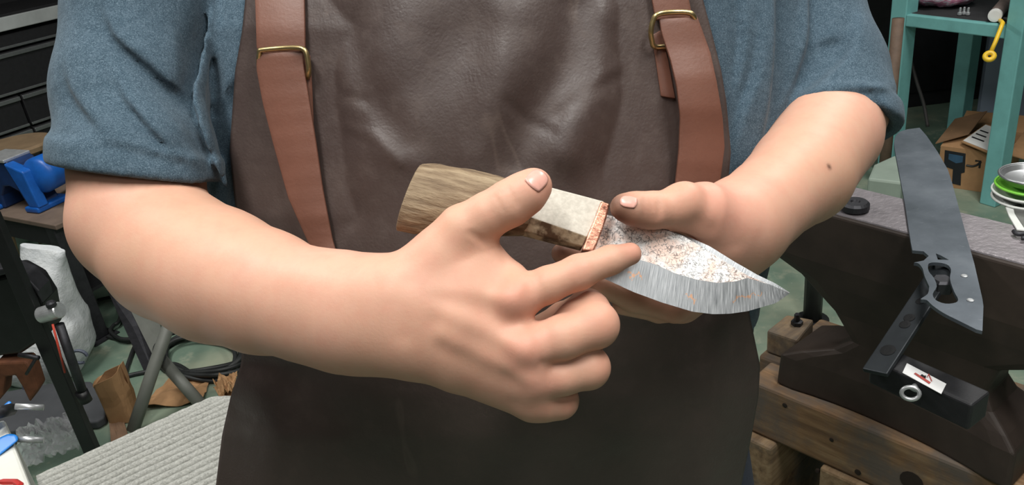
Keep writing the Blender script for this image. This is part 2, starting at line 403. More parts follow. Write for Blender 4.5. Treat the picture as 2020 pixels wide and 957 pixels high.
MB().lathe(pg(103, 606, -.02), Vector((0, 0, 1)), [(.009, 0), (.012, .004), (.012, .012), (.008, .016)], 12).build('clamp_bolt', M_DKST, gs)
MB().tube([pg(117, 640, -.012), pg(166, 782, -.012)], .0115, 14).build('adjusting_rod', M_DKST, gs, smooth=True)
MB().tube([pg(160, 772, -.012), pg(170, 792, -.012)], .016, 14).build('collar', M_BLK, gs, smooth=True)
MB().tube([pg(104, 640, -.03), pg(128, 735, -.02)], .0028, 8).build('red_wire', simple('red_plastic', (214, 78, 60), .5), gs, smooth=True)
pr = [(-60, 560), (-60, 712), (40, 700), (96, 662), (84, 600), (60, 562), (20, 540)]
MB().prism([pg(x, y, .03) for x, y in pr], Vector((0, .09, 0))).build('motor_housing', M_BLK, gs, bevel=.012, segs=3)
pr = [(-60, 535), (-60, 560), (20, 540), (60, 562), (84, 600), (76, 574), (50, 546), (10, 530)]
MB().prism([pg(x, y, .01) for x, y in pr], Vector((0, .06, 0))).build('guard_hood', M_DKST, gs, bevel=.004)
bq = [(-30, 790), (10, 772), (120, 752), (178, 752), (196, 764), (208, 800), (206, 822), (190, 832), (100, 838), (20, 850), (-30, 860)]
bp_ = thing('rubber_mat', W(100, 800, .02), 'dark grey rubber base plate lying under the black post', 'mat')
MB().prism([W(x, y, .03) for x, y in bq], Vector((0, 0, -.028))).build('plate', simple('charcoal_rubber', (74, 76, 80), .75, var=.15, scale=20), bp_, bevel=.006, segs=3)
# rusty casting hung under the motor
rc0 = pg(30, 745, .02); rcst = thing('rusty_bracket', pg(20, 790, .02), 'rusty brown iron bracket with a small t-handle below the black housing', 'bracket')
M_RUST = simple('rusty_iron', (112, 70, 48), .8, .2, var=.35, scale=30, bump=.4)
MB().prism([pg(x, y, .02) for x, y in ((-10, 716), (50, 714), (60, 726), (74, 770), (58, 795), (44, 765), (30, 742), (10, 745), (6, 780), (-10, 800))], Vector((0, .05, 0))).build('casting', M_RUST, rcst, bevel=.006)
MB().tube([pg(38, 700, -.02), pg(76, 706, -.03)], .006, 8).build('t_handle', M_DKST, rcst, smooth=True)
MB().tube([pg(72, 705, -.03), pg(52, 738, -.02)], .004, 8).build('screw', M_DKST, rcst, smooth=True)

# ---- white sack with printed rings
sb = W(70, 772, 0); M_SACK = NT('white_woven_sack'); M_SACK.set(M_SACK.ramp(M_SACK.noise(14, 4, .6), [(.3, srgb(206, 210, 214)), (.6, srgb(228, 231, 233)), (.8, srgb(240, 241, 242))]), .45); M_SACK.bump(M_SACK.noise(24, 4, .6), .6, .012)
sack = thing('white_sack', (sb.x, sb.y, 0), 'crumpled white woven plastic sack standing on the floor behind the black post', 'sack')
hs = VZ(492, sb)*.86; m = MB(); rowsS = []
for i in range(22):
    t_ = i/21; zz_ = hs*t_; wd = np.interp(t_, [0, .12, .3, .5, .75, .93, 1], [.12, .15, .14, .105, .085, .07, .06]); dp = np.interp(t_, [0, .15, .6, 1], [.10, .13, .08, .018]); cx_ = np.interp(t_, [0, .3, 1], [.0, .03, .13])
    row = []
    for k in range(33):
        q = 2*math.pi*k/32; nz = 1 + .16*noise.noise(Vector((math.cos(q)*1.4, math.sin(q)*1.4, t_*4))) + .07*noise.noise(Vector((math.cos(q)*4, math.sin(q)*4, t_*9)))
        row.append(Vector((sb.x + cx_, sb.y + .12, zz_ + .004 - (.02*math.cos(q) if i == 21 else 0))) + Vector((math.copysign(abs(math.cos(q))**.75, math.cos(q))*wd*nz, math.copysign(abs(math.sin(q))**.75, math.sin(q))*dp*nz, 0)))
    rowsS.append(row)
m.grid(rowsS); m.add(rowsS[0][:-1], [tuple(range(32))]); m.add(rowsS[-1][:-1], [tuple(range(32))])
m.build('sack_body', M_SACK.m, sack, smooth=True)
M_PRINT = simple('grey_blue_print', (92, 98, 114), .6)
sy_ = sb.y + .12 - .145
for x_, y_, r_ in ((156, 704, .026), (70, 786, .022)):
    c_ = PL(x_, y_, Vector((0, sy_, 0)), Vector((0, 1, 0)))
    if c_.z < .03: c_.z = .03
    MB().tube([c_ + Vector((math.cos(q)*r_, .012*math.cos(2*q)*0, math.sin(q)*r_*.9)) for q in [2*math.pi*k/20 for k in range(17)]], .0055, 6).build('printed_ring', M_PRINT, sack)
# ---- tubular frame (grey) and its flat leg
M_TUBE = simple('grey_painted_tube', (108, 110, 104), .5, var=.12, scale=20)
tb = W(262, 850, 0); tf = thing('tubular_frame', tb, 'grey tubular steel folding frame standing on the floor beside the cables', 'frame')
dt = depth_of(W(262, 850, .02))
MB().tube([W(262, 850, .012), P(300, 735, dt+.02), P(328, 655, dt+.05), P(352, 590, dt+.09)], .0185, 16).build('front_leg', M_TUBE, tf, smooth=True)
MB().tube([P(312, 702, dt+.10), W(398, 800, .02)], .0185, 16).build('rear_leg', M_TUBE, tf, smooth=True)
MB().lathe(P(314, 703, dt+.03), P(314, 703, dt+.12) - P(314, 703, dt+.03), [(.014, 0), (.02, .004), (.02, .08), (.014, .086)], 16).build('pivot', M_DKST, tf)
e = [P(208, 565, dt+.62), P(232, 562, dt+.62), W(306, 712, .004), W(288, 742, .004)]
f2 = thing('flat_steel_leg', W(298, 730, 0), 'flat grey steel stand leg behind the tubular frame', 'leg')
MB().prism(e, Vector((.0, .05, 0))).build('bar', M_DKST, f2, bevel=.002)
MB().prism([P(232, 562, dt+.615), P(296, 575, dt+.64), W(326, 690, .03), W(306, 712, .006)], Vector((0, .012, 0))).build('web_plate', M_TUBE, f2, bevel=.002)
# ---- cables on the floor
M_CABLE = simple('black_rubber_cable', (34, 36, 36), .55, var=.2)
def loop(cx, cy, rx_, ry_, n, jit, turns, ph=0):
    out = []
    for k in range(int(n*turns)):
        q = ph + 2*math.pi*k/n; j_ = 1 + jit*noise.noise(Vector((k*.11, cx*.01, turns))); out.append((cx + 16*noise.noise(Vector((k*.05, 5, 1))) + rx_*math.cos(q)*j_, cy + 9*noise.noise(Vector((k*.05, 2, 8))) + ry_*math.sin(q)*j_))
    return out
pts = [(200, 602), (235, 592), (248, 585)]
cab = thing('cable_coil', W(400, 700, 0), 'loose coil of black power cable on the green floor', 'cable')
l1 = loop(402, 712, 78, 40, 20, .35, 5.5)
MB().tube([p + Vector((0, 0, .008 + .028*abs(math.sin(i*.13)))) for i, p in enumerate(catmull([W(x, y, 0) for x, y in l1], 3))], .0075, 8).build('coil', M_CABLE, cab, smooth=True)
c2 = thing('power_cable', W(260, 690, 0), 'single black cable running past the foot of the vise stand', 'cable')
MB().tube([p + Vector((0, 0, .008)) for p in catmull([W(x, y, 0) for x, y in ((214, 668), (232, 672), (255, 678), (272, 672), (262, 700), (252, 730), (250, 745), (268, 742), (300, 735), (345, 722), (400, 748), (470, 735))], 8)], .0072, 8).build('cable', M_CABLE, c2, smooth=True)
c3 = thing('power_cable', W(228, 640, 0), 'short looping black cable between the two steel legs', 'cable')
MB().tube([p + Vector((0, 0, .022)) for p in catmull([W(x, y, 0) for x, y in ((196, 602), (222, 596), (246, 592), (240, 640), (228, 652), (222, 664), (240, 678), (262, 680))], 8)], .0072, 8).build('cable', M_CABLE, c3, smooth=True)
# ---- crumpled cardboard and paper scraps
def scrap(name, quad, z, label, mat, amp=.03, seed=0, lift=0.0, cat='paper'):
    q = [W(x, y, z) for x, y in quad]; n = 14; G_ = []
    for i in range(n):
        row = []
        for j in range(n):
            u, v = i/(n-1), j/(n-1); p = q[0].lerp(q[1], v).lerp(q[3].lerp(q[2], v), u)
            h = abs(noise.noise(Vector((u*3 + seed, v*3, seed*1.7)))) + .4*abs(noise.noise(Vector((u*8, v*8 + seed, 3)))) + lift*(u-.5)**2*4
            row.append(p + Vector((0, 0, .004 + amp*h)))
        G_.append(row)
    o = MB().grid(G_).build(name, mat, None, smooth=False, solid=.002); return tag(o, label, cat)
scrap('paper_scrap', [(268, 812), (345, 745), (420, 740), (400, 800)], 0, 'crumpled brown packing paper under the grey tubular frame', M_CARD, .03, 2)
scrap('paper_scrap', [(425, 778), (470, 752), (490, 770), (450, 812)], 0, 'torn cardboard scrap beside the ribbed cushion', M_CARD, .04, 5)
scrap('paper_scrap', [(425, 765), (470, 738), (466, 775), (440, 790)], .03, 'small curled cardboard flap next to the apron edge', M_CARD, .05, 8)
scrap('cardboard_sheet', [(212, 790), (236, 800), (262, 890), (222, 890)], 0, 'brown cardboard sheet on the floor beside the rubber plate', simple('stained_cardboard', (132, 104, 82), .85, var=.2, scale=20), .006, 3, cat='cardboard')
pb = W(240, 836, 0); hb = VZ(752, pb); bag = thing('paper_bag', pb, 'small open brown paper bag standing by the tubular frame', 'bag')
m = MB(); G_ = []
for i in range(9):
    t_ = i/8; G_.append([Vector((pb.x + math.copysign(abs(math.cos(q))**.5, math.cos(q))*(.040 + .006*t_) + .008*noise.noise(Vector((q, t_*3, 1))), pb.y + .03 + math.copysign(abs(math.sin(q))**.5, math.sin(q))*.034 + .006*noise.noise(Vector((q, t_*3, 4))), .003 + hb*t_*(1 + (.18*math.cos(q) if i == 8 else 0)))) for q in [2*math.pi*k/20 for k in range(21)]])
m.grid(G_); m.build('bag_body', M_CARD, bag, solid=.0015)
MB().add([p for p in G_[0][:-1]], [tuple(range(20))]).build('bag_bottom', M_CARD, bag)
# ---- clear plastic wrap
t = NT('clear_plastic_film'); t.set((.75, .76, .78, 1), .12, 0); t.b.inputs['Transmission Weight'].default_value = .75; t.b.inputs['IOR'].default_value = 1.15; M_FILM = t.m
q = [W(x, y, 0) for x, y in ((48, 868), (180, 838), (196, 900), (40, 960))]; G_ = []
for i in range(26):
    G_.append([q[0].lerp(q[1], j/25).lerp(q[3].lerp(q[2], j/25), i/25) + Vector((0, 0, .036 + .05*abs(noise.noise(Vector((i*.33, j*.33, 1)))) + .03*abs(noise.noise(Vector((i*.9, j*.9, 6)))))) for j in range(26)])
tag(MB().grid(G_).build('plastic_wrap', M_FILM), 'crumpled clear plastic wrap on the floor behind the ribbed cushion', 'plastic')

# ---- ribbed grey cushion on a stool
M_RIB = NT('grey_ribbed_fabric'); f_ = M_RIB.noise(240, 4, .7); M_RIB.set(M_RIB.ramp(f_, [(.3, srgb(146, 146, 141)), (.5, srgb(180, 180, 174)), (.75, srgb(208, 208, 202))]), .95); M_RIB.bump(f_, .5, .002)
M_RIBD = simple('dark_grey_padding', (98, 98, 94), .95)  # padding fabric, a darker grey than the ribs
ZC = .47
cA, cB = W(120, 895, ZC), W(395, 773, ZC)                       # back edge of the seat
cu = (cB - cA); cu.z = 0; Lc = cu.length; FCu = frame(cA, cu); 
if (FCu.to_3x3() @ Vector((0, 1, 0))).dot(W(395, 957, ZC) - cA) > 0: sgn = 1
else: sgn = -1
cush = thing('ribbed_cushion', Vector(((cA.x+cB.x)/2, (cA.y+cB.y)/2, ZC-.09)), 'grey ribbed seat cushion in front of the tubular frame', 'cushion')
RW = .0185; NRIB = 20; x_l, x_r = -.05, Lc + .085
def edge(v): return x_r - .05*math.exp(-v/.05) + .035*min(1, v/.25)
top = MB(); G_ = []
for i in range(31):
    v = i/30*NRIB*RW; row = []
    for k in range(26):
        u = k/25; xr = edge(v)
        xx = lerp(x_l, xr, u); drop = .055*max(0, (u-.86)/.14)**2.2 + .05*math.exp(-v/.014) 
        row.append(FCu @ Vector((xx, sgn*v, -.0085 - drop)))
    G_.append(row)
skirt = [[p - Vector((0, 0, .07)) for p in G_[0]]]
top.grid([[Vector((p.x, p.y, ZC-.085)) for p in G_[0]]] + G_ + [[Vector((p.x, p.y, ZC-.085)) for p in G_[-1]]])
top.grid([[r[-1] for r in G_], [Vector((r[-1].x, r[-1].y, ZC-.085)) for r in G_]])
top.build('padding', M_RIBD, cush, smooth=True)
for i in range(NRIB):
    v = (i+.5)*RW; pts = []
    for k in range(40):
        u = k/39; xr = edge(v); xx = lerp(x_l, xr, u); drop = .055*max(0, (u-.86)/.14)**2.2 + .05*math.exp(-v/.014)
        pts.append(FCu @ Vector((xx, sgn*v + .0016*noise.noise(Vector((xx*60, i*3.1, 0))), -.0075 - drop + .0008*noise.noise(Vector((xx*90, i*5.3, 2))))))
    MB().tube(pts, [.0086*(1 + .14*noise.noise(Vector((k*.8, i*2.7, 4)))) for k in range(40)], 8).build('rib', M_RIB.m, cush, smooth=True)
stl = thing('padded_stool', Vector((cush.location.x, cush.location.y, 0)), 'dark stool frame under the grey ribbed cushion', 'stool')
MB().box(FCu, (x_l+.02, sgn*.02 if sgn > 0 else -NRIB*RW+.02, -.115), (Lc, NRIB*RW-.02 if sgn > 0 else -.02, -.0905)).build('seat_board', M_BLKM, stl, bevel=.004)
for x_ in (x_l+.06, Lc-.05):
    for y_ in (.06, NRIB*RW-.06): 
        p_ = FCu @ Vector((x_, sgn*y_, 0)); MB().tube([(p_.x, p_.y, ZC-.115), (p_.x, p_.y, 0)], .014, 10).build('leg', M_BLKM, stl, smooth=True)
# ---- white carton with blue clamps at the left edge
ZB = .82; wq = [W(8, 826, ZB), W(62, 962, ZB)]; ed_ = wq[1]-wq[0]; FW_ = frame(wq[0], ed_)
wd_ = -1 if (FW_.to_3x3() @ Vector((0, 1, 0))).x > 0 else 1
wb = thing('white_carton', Vector((wq[0].x, wq[0].y, 0)), 'white carton with a red printed mark at the left picture edge', 'box')
M_WHT = simple('white_card', (222, 222, 214), .6, var=.06)
y0_, y1_ = (0, .22) if wd_ > 0 else (-.22, 0)
MB().box(FW_, (0, y0_, -ZB), (.34, y1_, 0)).build('carton', M_WHT, wb, bevel=.004)
M_RED = simple('red_print', (190, 44, 40), .6)
c_ = W(18, 956, ZB)
MB().tube([W(x, y, ZB+.0008) for x, y in ((-15, 955), (8, 951), (30, 951), (40, 957), (30, 975), (-5, 980))], .004, 6, close=True).build('printed_mark', M_RED, wb)
M_BCL = simple('bright_blue_plastic', (28, 126, 214), .4, var=.1)
for (pth, lab) in (([(-20, 818), (4, 802), (18, 790), (24, 794), (20, 803), (6, 818), (-20, 842)], 'upper bright blue plastic clamp gripping the white carton'), ([(-20, 876), (2, 862), (18, 855), (34, 858), (38, 868), (28, 876), (8, 892), (-20, 914)], 'lower bright blue plastic clamp gripping the white carton')):
    d_ = depth_of(W(15, 850, ZB)) - .02; pol = [P(x, y, d_ + (y-850)*-.0006) for x, y in pth]
    cl_ = thing('spring_clamp', P(10, pth[0][1], d_+.02), lab, 'clamp')
    MB().prism(pol, ray(10, 850).normalized()*.022).build('handle', M_BCL, cl_, bevel=.004, segs=3)
    y_ = pth[3][1]
    MB().tube([P(-10, y_+22, d_-.004), P(22, y_+14, d_+.03)], .008, 10).build('jaw', M_DKST, cl_, smooth=True)
    MB().tube([P(30, y_+8, d_+.01), P(86, y_+10, d_+.02)], .004, 8).build('pin', M_STL, cl_, smooth=True)

# ================================================================ right side: anvil on timbers
ZA = .80
aL, aR = W(1650, 426, ZA), W(2020, 526, ZA); au = (aR-aL); au.z = 0; au.normalize(); FA = frame(aL, au)
sy = 1 if (FA.to_3x3() @ Vector((0, 1, 0))).y > 0 else -1       # +sy*y is away from the camera
M_ANV = simple('black_forged_steel', (56, 46, 40), .6, .1, var=.35, scale=14, bump=.25, bscale=60)
t = NT('anvil_skin'); n1 = t.noise(20, 5, .65); n2 = t.noise(120, 4, .7); geo = t.n('ShaderNodeAttribute', attribute_name='face'); 
c = t.mix(geo.outputs['Fac'], t.ramp(n1, [(.3, srgb(38, 34, 33)), (.7, srgb(62, 56, 52))]), t.ramp(n1, [(.3, srgb(116, 110, 114)), (.55, srgb(150, 144, 148)), (.8, srgb(178, 174, 178))]))
t.set(c, .5, .25); t.bump(n2, .25, .001); M_ANVIL = t.m
anv = thing('anvil', FA @ Vector((.2, sy*.07, .44)), 'big black forged anvil with a bright worn face on timber blocks', 'anvil')
def apx(x, y): # pixel on the front side plane of the anvil -> (s, z)
    p = PL(x, y, aL, FA.to_3x3() @ Vector((0, 1, 0))); q = FA.inverted() @ p; return q.x, q.z
sb0 = apx(1541, 752)
HB = sb0[1]; FL_ = sb0[0]; WL = apx(1668, 640)[0]
FRX = apx(1997, 945)[0]; WR = apx(1937, 764)[0] ; MID = (FL_ + FRX)/2
prof = []   # z, s_min, s_max, half width mid, half width at ends
topL = apx(1530, 440)[0]
H_ = -HB
prof = [(0, topL-.05, FRX+.22, .062, .062), (-.085*H_/.33, topL-.05, FRX+.20, .062, .062), (-.12*H_/.33, topL+.045, FRX+.06, .056, .056), (-.17*H_/.33, lerp(topL, WL, .75), lerp(FRX, WR, .8), .043, .046), (-.212*H_/.33, WL, WR, .040, .046), (-.235*H_/.33, lerp(WL, FL_, .25), lerp(WR, FRX, .25), .042, .054), (-.255*H_/.33, lerp(WL, FL_, .70), lerp(WR, FRX, .70), .047, .070), (-.272*H_/.33, FL_, FRX, .052, .080), (-H_, FL_-.003, FRX+.003, .056, .086)]
m = MB(); NSEC = 40; fac = []
for z_, s0, s1, hm, he in prof:
    loop_ = []
    half = [(i/12)*2-1 for i in range(13)]
    for e_ in half: loop_.append((lerp(s0, s1, (e_+1)/2), -(hm + (he-hm)*abs(e_)**2.5)*(1 - .12*abs(e_)**12)))
    for e_ in half[::-1]: loop_.append((lerp(s0, s1, (e_+1)/2), (hm + (he-hm)*abs(e_)**2.5)*(1 - .12*abs(e_)**12)))
    m.v += [FA @ Vector((s, sy*(.062 + w_), z_)) for s, w_ in loop_]
nl = 26
for i in range(len(prof)-1):
    for k in range(nl): m.f.append((i*nl+k, i*nl+(k+1) % nl, (i+1)*nl+(k+1) % nl, (i+1)*nl+k)); m.m.append(0)
m.f.append(tuple(range(nl))); m.m.append(0); m.f.append(tuple((len(prof)-1)*nl+k for k in range(nl))[::-1]); m.m.append(0)
M_FACE = simple('worn_anvil_face', (140, 134, 138), .42, .45, var=.25, scale=22, bump=.4, bscale=110, bdist=.003)
ao = m.build('anvil_body', M_ANV, anv, bevel=.006, segs=3)
fq = [FA @ Vector((s, sy*y, .003)) for s, y in ((topL-.05, .004), (FRX+.215, .004), (FRX+.215, .120), (topL-.05, .120))]
MB().prism(fq, Vector((0, 0, -.006))).build('face_plate', M_FACE, anv, bevel=.003)
# timbers
M_TIMB = timber_mat('weathered_timber', (96, 72, 50), (132, 102, 72), (164, 136, 102), au)
M_TIMB2 = timber_mat('weathered_timber_end', (104, 82, 60), (146, 120, 90), (176, 152, 120), FA.to_3x3() @ Vector((0, 1, 0)))
tim = thing('timber_stand', FA @ Vector((.25, sy*.06, -ZA)), 'stack of rough brown timber beams carrying the anvil', 'stand')
bA = W(1494, 758, ZA+HB); bB = W(1975, 953, ZA+HB); q = FA.inverted() @ bA; q2 = FA.inverted() @ bB

bu_ = (bB-bA); bu_.z = 0; FBm = frame(bA, bu_); sb_ = 1 if (FBm.to_3x3() @ Vector((0, 1, 0))).y > 0 else -1
def bbox(x0, x1, y0, y1, z0, z1, name='timber', mt=None):
    ya, yb = sorted((sb_*y0, sb_*y1)); return MB().box(FBm, (x0, ya, z0), (x1, yb, z1)).build(name, mt or M_TIMB, tim, bevel=.006, segs=2)
LBM = (bB-bA).length + .06; hbm = ZA+HB - VZ(856, bA)
bbox(-.02, LBM, 0, .085, -hbm, 0)
bbox(-.05, LBM, .088, .19, -hbm, -.0)
bbox(-.02, LBM, .193, .29, -hbm, 0)
bbox(-.05, .045, -.02, .34, -2*hbm-.004, -hbm-.002, mt=M_TIMB2)
bbox(.14, .24, -.01, .36, -2*hbm-.004, -hbm-.002, mt=M_TIMB2)
bbox(LBM-.14, LBM-.04, -.03, .36, -2*hbm-.004, -hbm-.002, mt=M_TIMB2)
zb = -(ZA+HB)
for x_ in (-.05, .14, LBM-.14): bbox(x_+.005, x_+.09, .02, .30, zb, -2*hbm-.006, mt=M_TIMB)
fn_ = FBm.to_3x3() @ Vector((0, -sb_, 0))
for x_, y_, r_ in ((1798, 950, .020), (1692, 932, .006), (1640, 868, .004), (1612, 930, .0045), (1548, 800, .005)):
    c_ = PL(x_, y_, bA + fn_*.0006, fn_); MB().lathe(c_, fn_, [(r_, -.004), (r_, .0003), (r_*.5, .0008)], 14).build('knot', simple('dark_knot', (40, 28, 20), .8), tim)

BL = thing('timber_block', W(1570, 690, ZA+HB), 'short timber block with a bolt behind the anvil foot', 'block')
bq = [(1507, 655), (1545, 622), (1640, 638), (1640, 690), (1560, 680)]
blk_p = [W(x, y, ZA+HB+.055) for x, y in ((1512, 652), (1552, 620), (1606, 630), (1572, 672))]
MB().prism(blk_p, Vector((0, 0, -.054))).build('block', M_TIMB2, BL, bevel=.005)
MB().lathe(W(1572, 640, ZA+HB+.055), (0, 0, 1), [(.012, 0), (.012, .008), (.006, .009), (.006, .024), (.004, .026)], 6).build('bolt', M_DKST, BL)
# post behind
pb2 = W(1602, 632, 0); post = thing('black_pipe_leg', pb2, 'black steel leg standing on the floor behind the anvil', 'leg')
MB().tube([(pb2.x, pb2.y, 0.004), (pb2.x, pb2.y, .55)], .028, 14).build('pipe', M_BLK, post, smooth=True)
MB().lathe((pb2.x, pb2.y, 0), (0, 0, 1), [(.05, 0), (.05, .006), (.03, .008)], 20).build('base_flange', M_BLK, post)
# ---- steel plate blank with cut-outs lying on the anvil
ZP = ZA + .0035; TP = .005
def wp(x, y): return W(x, y, ZP+TP)
M_PLATE = NT('blued_steel_sheet'); n1 = M_PLATE.noise(9, 5, .6); n2 = M_PLATE.noise(70, 4, .7, stretch=(1, 3, 1)); M_PLATE.set(M_PLATE.mix(M_PLATE.math('MULTIPLY', M_PLATE.ramp(n2, [(.62, (0, 0, 0)), (.75, (1, 1, 1))]), .5), M_PLATE.ramp(n1, [(.3, srgb(76, 83, 90)), (.55, srgb(97, 104, 112)), (.8, srgb(118, 125, 132))]), srgb(140, 146, 150)), .48, .5); M_PLATE = M_PLATE.m
jig = thing('steel_plate_jig', wp(1830, 420), 'long grey steel plate with cut-out holes lying across the anvil', 'plate')
outer = catmull([(1766, 300, 0), (1764, 278, 0), (1772, 262, 0), (1790, 255, 0)], 4) + [Vector(v + (0,)) for v in ((1814, 252), (1828, 268), (1850, 300), (1870, 335), (1878, 360), (1905, 460), (1922, 520), (1938, 590), (1940, 604), (1938, 653), (1926, 650), (1890, 632))] + catmull([(1890, 632, 0), (1862, 618, 0), (1840, 603, 0), (1828, 592, 0), (1816, 590, 0), (1830, 580, 0), (1833, 565, 0)], 3)[1:] + catmull([(1833, 565, 0), (1824, 545, 0), (1820, 530, 0), (1812, 520, 0), (1803, 518, 0)], 3)[1:] + [Vector((1822, 514, 0)), Vector((1832, 505, 0)), Vector((1822, 496, 0)), Vector((1800, 494, 0)), Vector((1797, 480, 0)), Vector((1785, 400, 0))]
h1 = catmull([(1832, 520, 0), (1850, 518, 0), (1868, 522, 0), (1876, 532, 0), (1874, 550, 0), (1882, 575, 0), (1890, 590, 0), (1885, 597, 0), (1865, 599, 0), (1846, 592, 0), (1840, 580, 0), (1848, 565, 0), (1842, 548, 0), (1832, 535, 0)], 3, close=True)
h2 = [Vector(v) for v in ((1846, 500, 0), (1856, 504, 0), (1872, 513, 0), (1850, 512, 0))]
def plate_with_holes(name, out, holes, th, mat, parent):
    bm = bmesh.new(); allE = []
    for L in [out] + holes:
        vs_ = [bm.verts.new(wp(p.x, p.y)) for p in L]; allE += [bm.edges.new((vs_[i], vs_[(i+1) % len(vs_)])) for i in range(len(vs_))]
    bmesh.ops.triangle_fill(bm, use_beauty=True, use_dissolve=False, edges=allE, normal=(0, 0, 1))
    r_ = bmesh.ops.extrude_face_region(bm, geom=bm.faces[:]); bmesh.ops.translate(bm, verts=[v for v in r_['geom'] if isinstance(v, bmesh.types.BMVert)], vec=(0, 0, -th))
    bmesh.ops.recalc_face_normals(bm, faces=bm.faces); me = bpy.data.meshes.new(name); bm.to_mesh(me); bm.free(); me.materials.append(mat)
    o = bpy.data.objects.new(name, me); COL.objects.link(o); attach(o, parent); return o
plate_with_holes('plate', outer, [h1, h2], TP, M_PLATE, jig)
for x_, y_ in ((1902, 545), (1914, 593)): MB().lathe(wp(x_, y_), (0, 0, 1), [(.0045, -.0005), (.0045, .0012), (.003, .0018)], 10).build('rivet', M_STL, jig)
# black bar and square tube below it
zt1 = ZP - .012
pa, pb_ = W(1846, 548, zt1), W(1738, 712, zt1-.05); dr = (pb_-pa).normalized(); 
wv_ = (W(1868, 566, zt1) - W(1832, 540, zt1)); wv_ = (wv_ - dr*wv_.dot(dr)).normalized(); up_ = dr.cross(wv_).normalized(); up_ = up_ if up_.z > 0 else -up_
MB().prism([pa - wv_*.017 - dr*.03, pa + wv_*.017 - dr*.03, pb_ + wv_*.017 + dr*.02, pb_ - wv_*.017 + dr*.02], -up_*.007).build('flat_bar', simple('dark_flat_bar', (52, 56, 60), .5, .5, var=.25, scale=30), jig, bevel=.0015)
for t_, r_ in ((.30, .006), (.50, .0075), (.58, .0075), (.88, .010)): MB().lathe(pa.lerp(pb_, t_) - up_*.0005, up_, [(r_, -.004), (r_, .0012), (r_*.6, .0014)], 14).build('hole', M_BLK, jig)
MB().lathe(W(1858, 560, ZP-.012), Vector((0, 0, 1)), [(.016, -.01), (.016, .006), (.012, .009)], 6).build('nut', M_DKST, jig)
ta_, tb_ = W(1716, 708, zt1-.055), W(1918, 800, zt1-.055); dt_ = (tb_-ta_); dt_.z = 0; FTb = frame(ta_, dt_); Lt = dt_.length
s3 = 1 if (FTb.to_3x3() @ Vector((0, 1, 0))).y > 0 else -1
yw = sorted((0, s3*.042))
MB().box(FTb, (0, yw[0], -.040), (Lt, yw[1], 0)).build('square_tube', M_BLKM, jig, bevel=.004, segs=3)
lq = [(1789, 716), (1867, 757), (1857, 777), (1780, 735)]
MB().prism([W(x, y, zt1-.055+.0006) for x, y in lq], Vector((0, 0, -.001))).build('sticker', simple('white_sticker', (232, 232, 232), .4, var=.04), jig, bevel=.0004)
M_STR = simple('sticker_red', (176, 70, 62), .5); zs_ = zt1-.055+.0016
MB().prism([W(x, y, zs_) for x, y in ((1803, 737), (1806, 735), (1836, 754), (1833, 757))], Vector((0, 0, -.0006))).build('sticker_stripe', M_STR, jig)
MB().prism([W(x, y, zs_) for x, y in ((1815, 741), (1819, 738), (1823, 741), (1827, 741), (1826, 746), (1820, 744))], Vector((0, 0, -.0006))).build('sticker_mark', M_BLK, jig)
MB().tube([W(x, y, zs_) for x, y in ((1829, 744), (1832, 738), (1838, 752))], .0006, 4).build('sticker_mark', M_STR, jig)
e0 = PL(1806, 762, ta_, FTb.to_3x3() @ Vector((0, 1, 0))) ; en = -(FTb.to_3x3() @ Vector((0, 1, 0)))*s3
ec = P(1796, 776, depth_of(e0) - .012)
MB().tube([e0 - en*.002, e0 + en*.006, P(1808, 768, depth_of(e0)-.008)], .0042, 8).build('eye_bolt_shank', M_STL, jig, smooth=True)
MB().tube([ec + (RM @ Vector((math.cos(q)*.0095, math.sin(q)*.0080, .004*math.cos(q)))) for q in [2*math.pi*k/20 for k in range(20)]], .0028, 8, close=True).build('eye_bolt_ring', M_STL, jig, smooth=True)
# ---- small things on the anvil face
zf = ZA + .003
pk = W(1686, 415, zf); puck = thing('steel_puck', pk, 'small dark round steel puck at the edge of the anvil face', 'puck')
MB().lathe(pk + Vector((0, 0, .0005)), (0, 0, 1), [(.020, 0), (.023, .003), (.023, .012), (.019, .016), (.008, .016), (.006, .013)], 24).build('puck_body', M_DKST, puck)
c0_ = W(2028, 396, zf)
M_WPL = simple('white_plastic', (212, 214, 210), .45, var=.06); M_GRN = simple('lime_plastic', (128, 206, 70), .45, var=.1); M_PAN = simple('tin_pan', (186, 188, 190), .32, .85, var=.15, scale=30)
zz = zf
for nm, r0, h, mt, lab, cat in (('tub_cover', .050, .006, M_WPL, 'lower white plastic lid under the stack on the anvil', 'lid'), ('plastic_tub', .051, .009, M_WPL, 'shallow white plastic tub below the lime green tray', 'tub'), ('lime_tray', .048, .008, M_GRN, 'lime green plastic tray under the tin pan', 'tray'), ('tin_pan', .045, .014, M_PAN, 'shiny tin pan on top of the stack beside the teal post', 'pan')):
    c_ = Vector((c0_.x + 0, c0_.y, zz + .0006))
    th_ = thing(nm, c_, lab, cat)
    MB().lathe(c_, (0, 0, 1), [(r0*.8, 0), (r0*.9, h*.4), (r0*1.0, h*.8), (r0*1.05, h*.8), (r0*1.05, h), (r0*.98, h), (r0*.86, h*.45), (r0*.5, h*.3)], 40).build('bowl', mt, th_, smooth=True, bevel=.0005)
    MB().tube([c_ + Vector((math.cos(q)*r0*1.04, math.sin(q)*r0*1.04, h)) for q in [2*math.pi*k/40 for k in range(40)]], .0022, 8, close=True).build('rim', mt, th_, smooth=True)
    zz += h + .003
scp = thing('scraper', W(2005, 440, zf), 'grey scraper blade with chipped white edges on the anvil', 'scraper')
MB().prism([W(x, y, zf+.004) for x, y in ((1980, 398), (1997, 392), (2012, 410), (2035, 455), (2006, 452), (1990, 425))], Vector((0, 0, -.003))).build('white_edge', M_WPL, scp, bevel=.001)
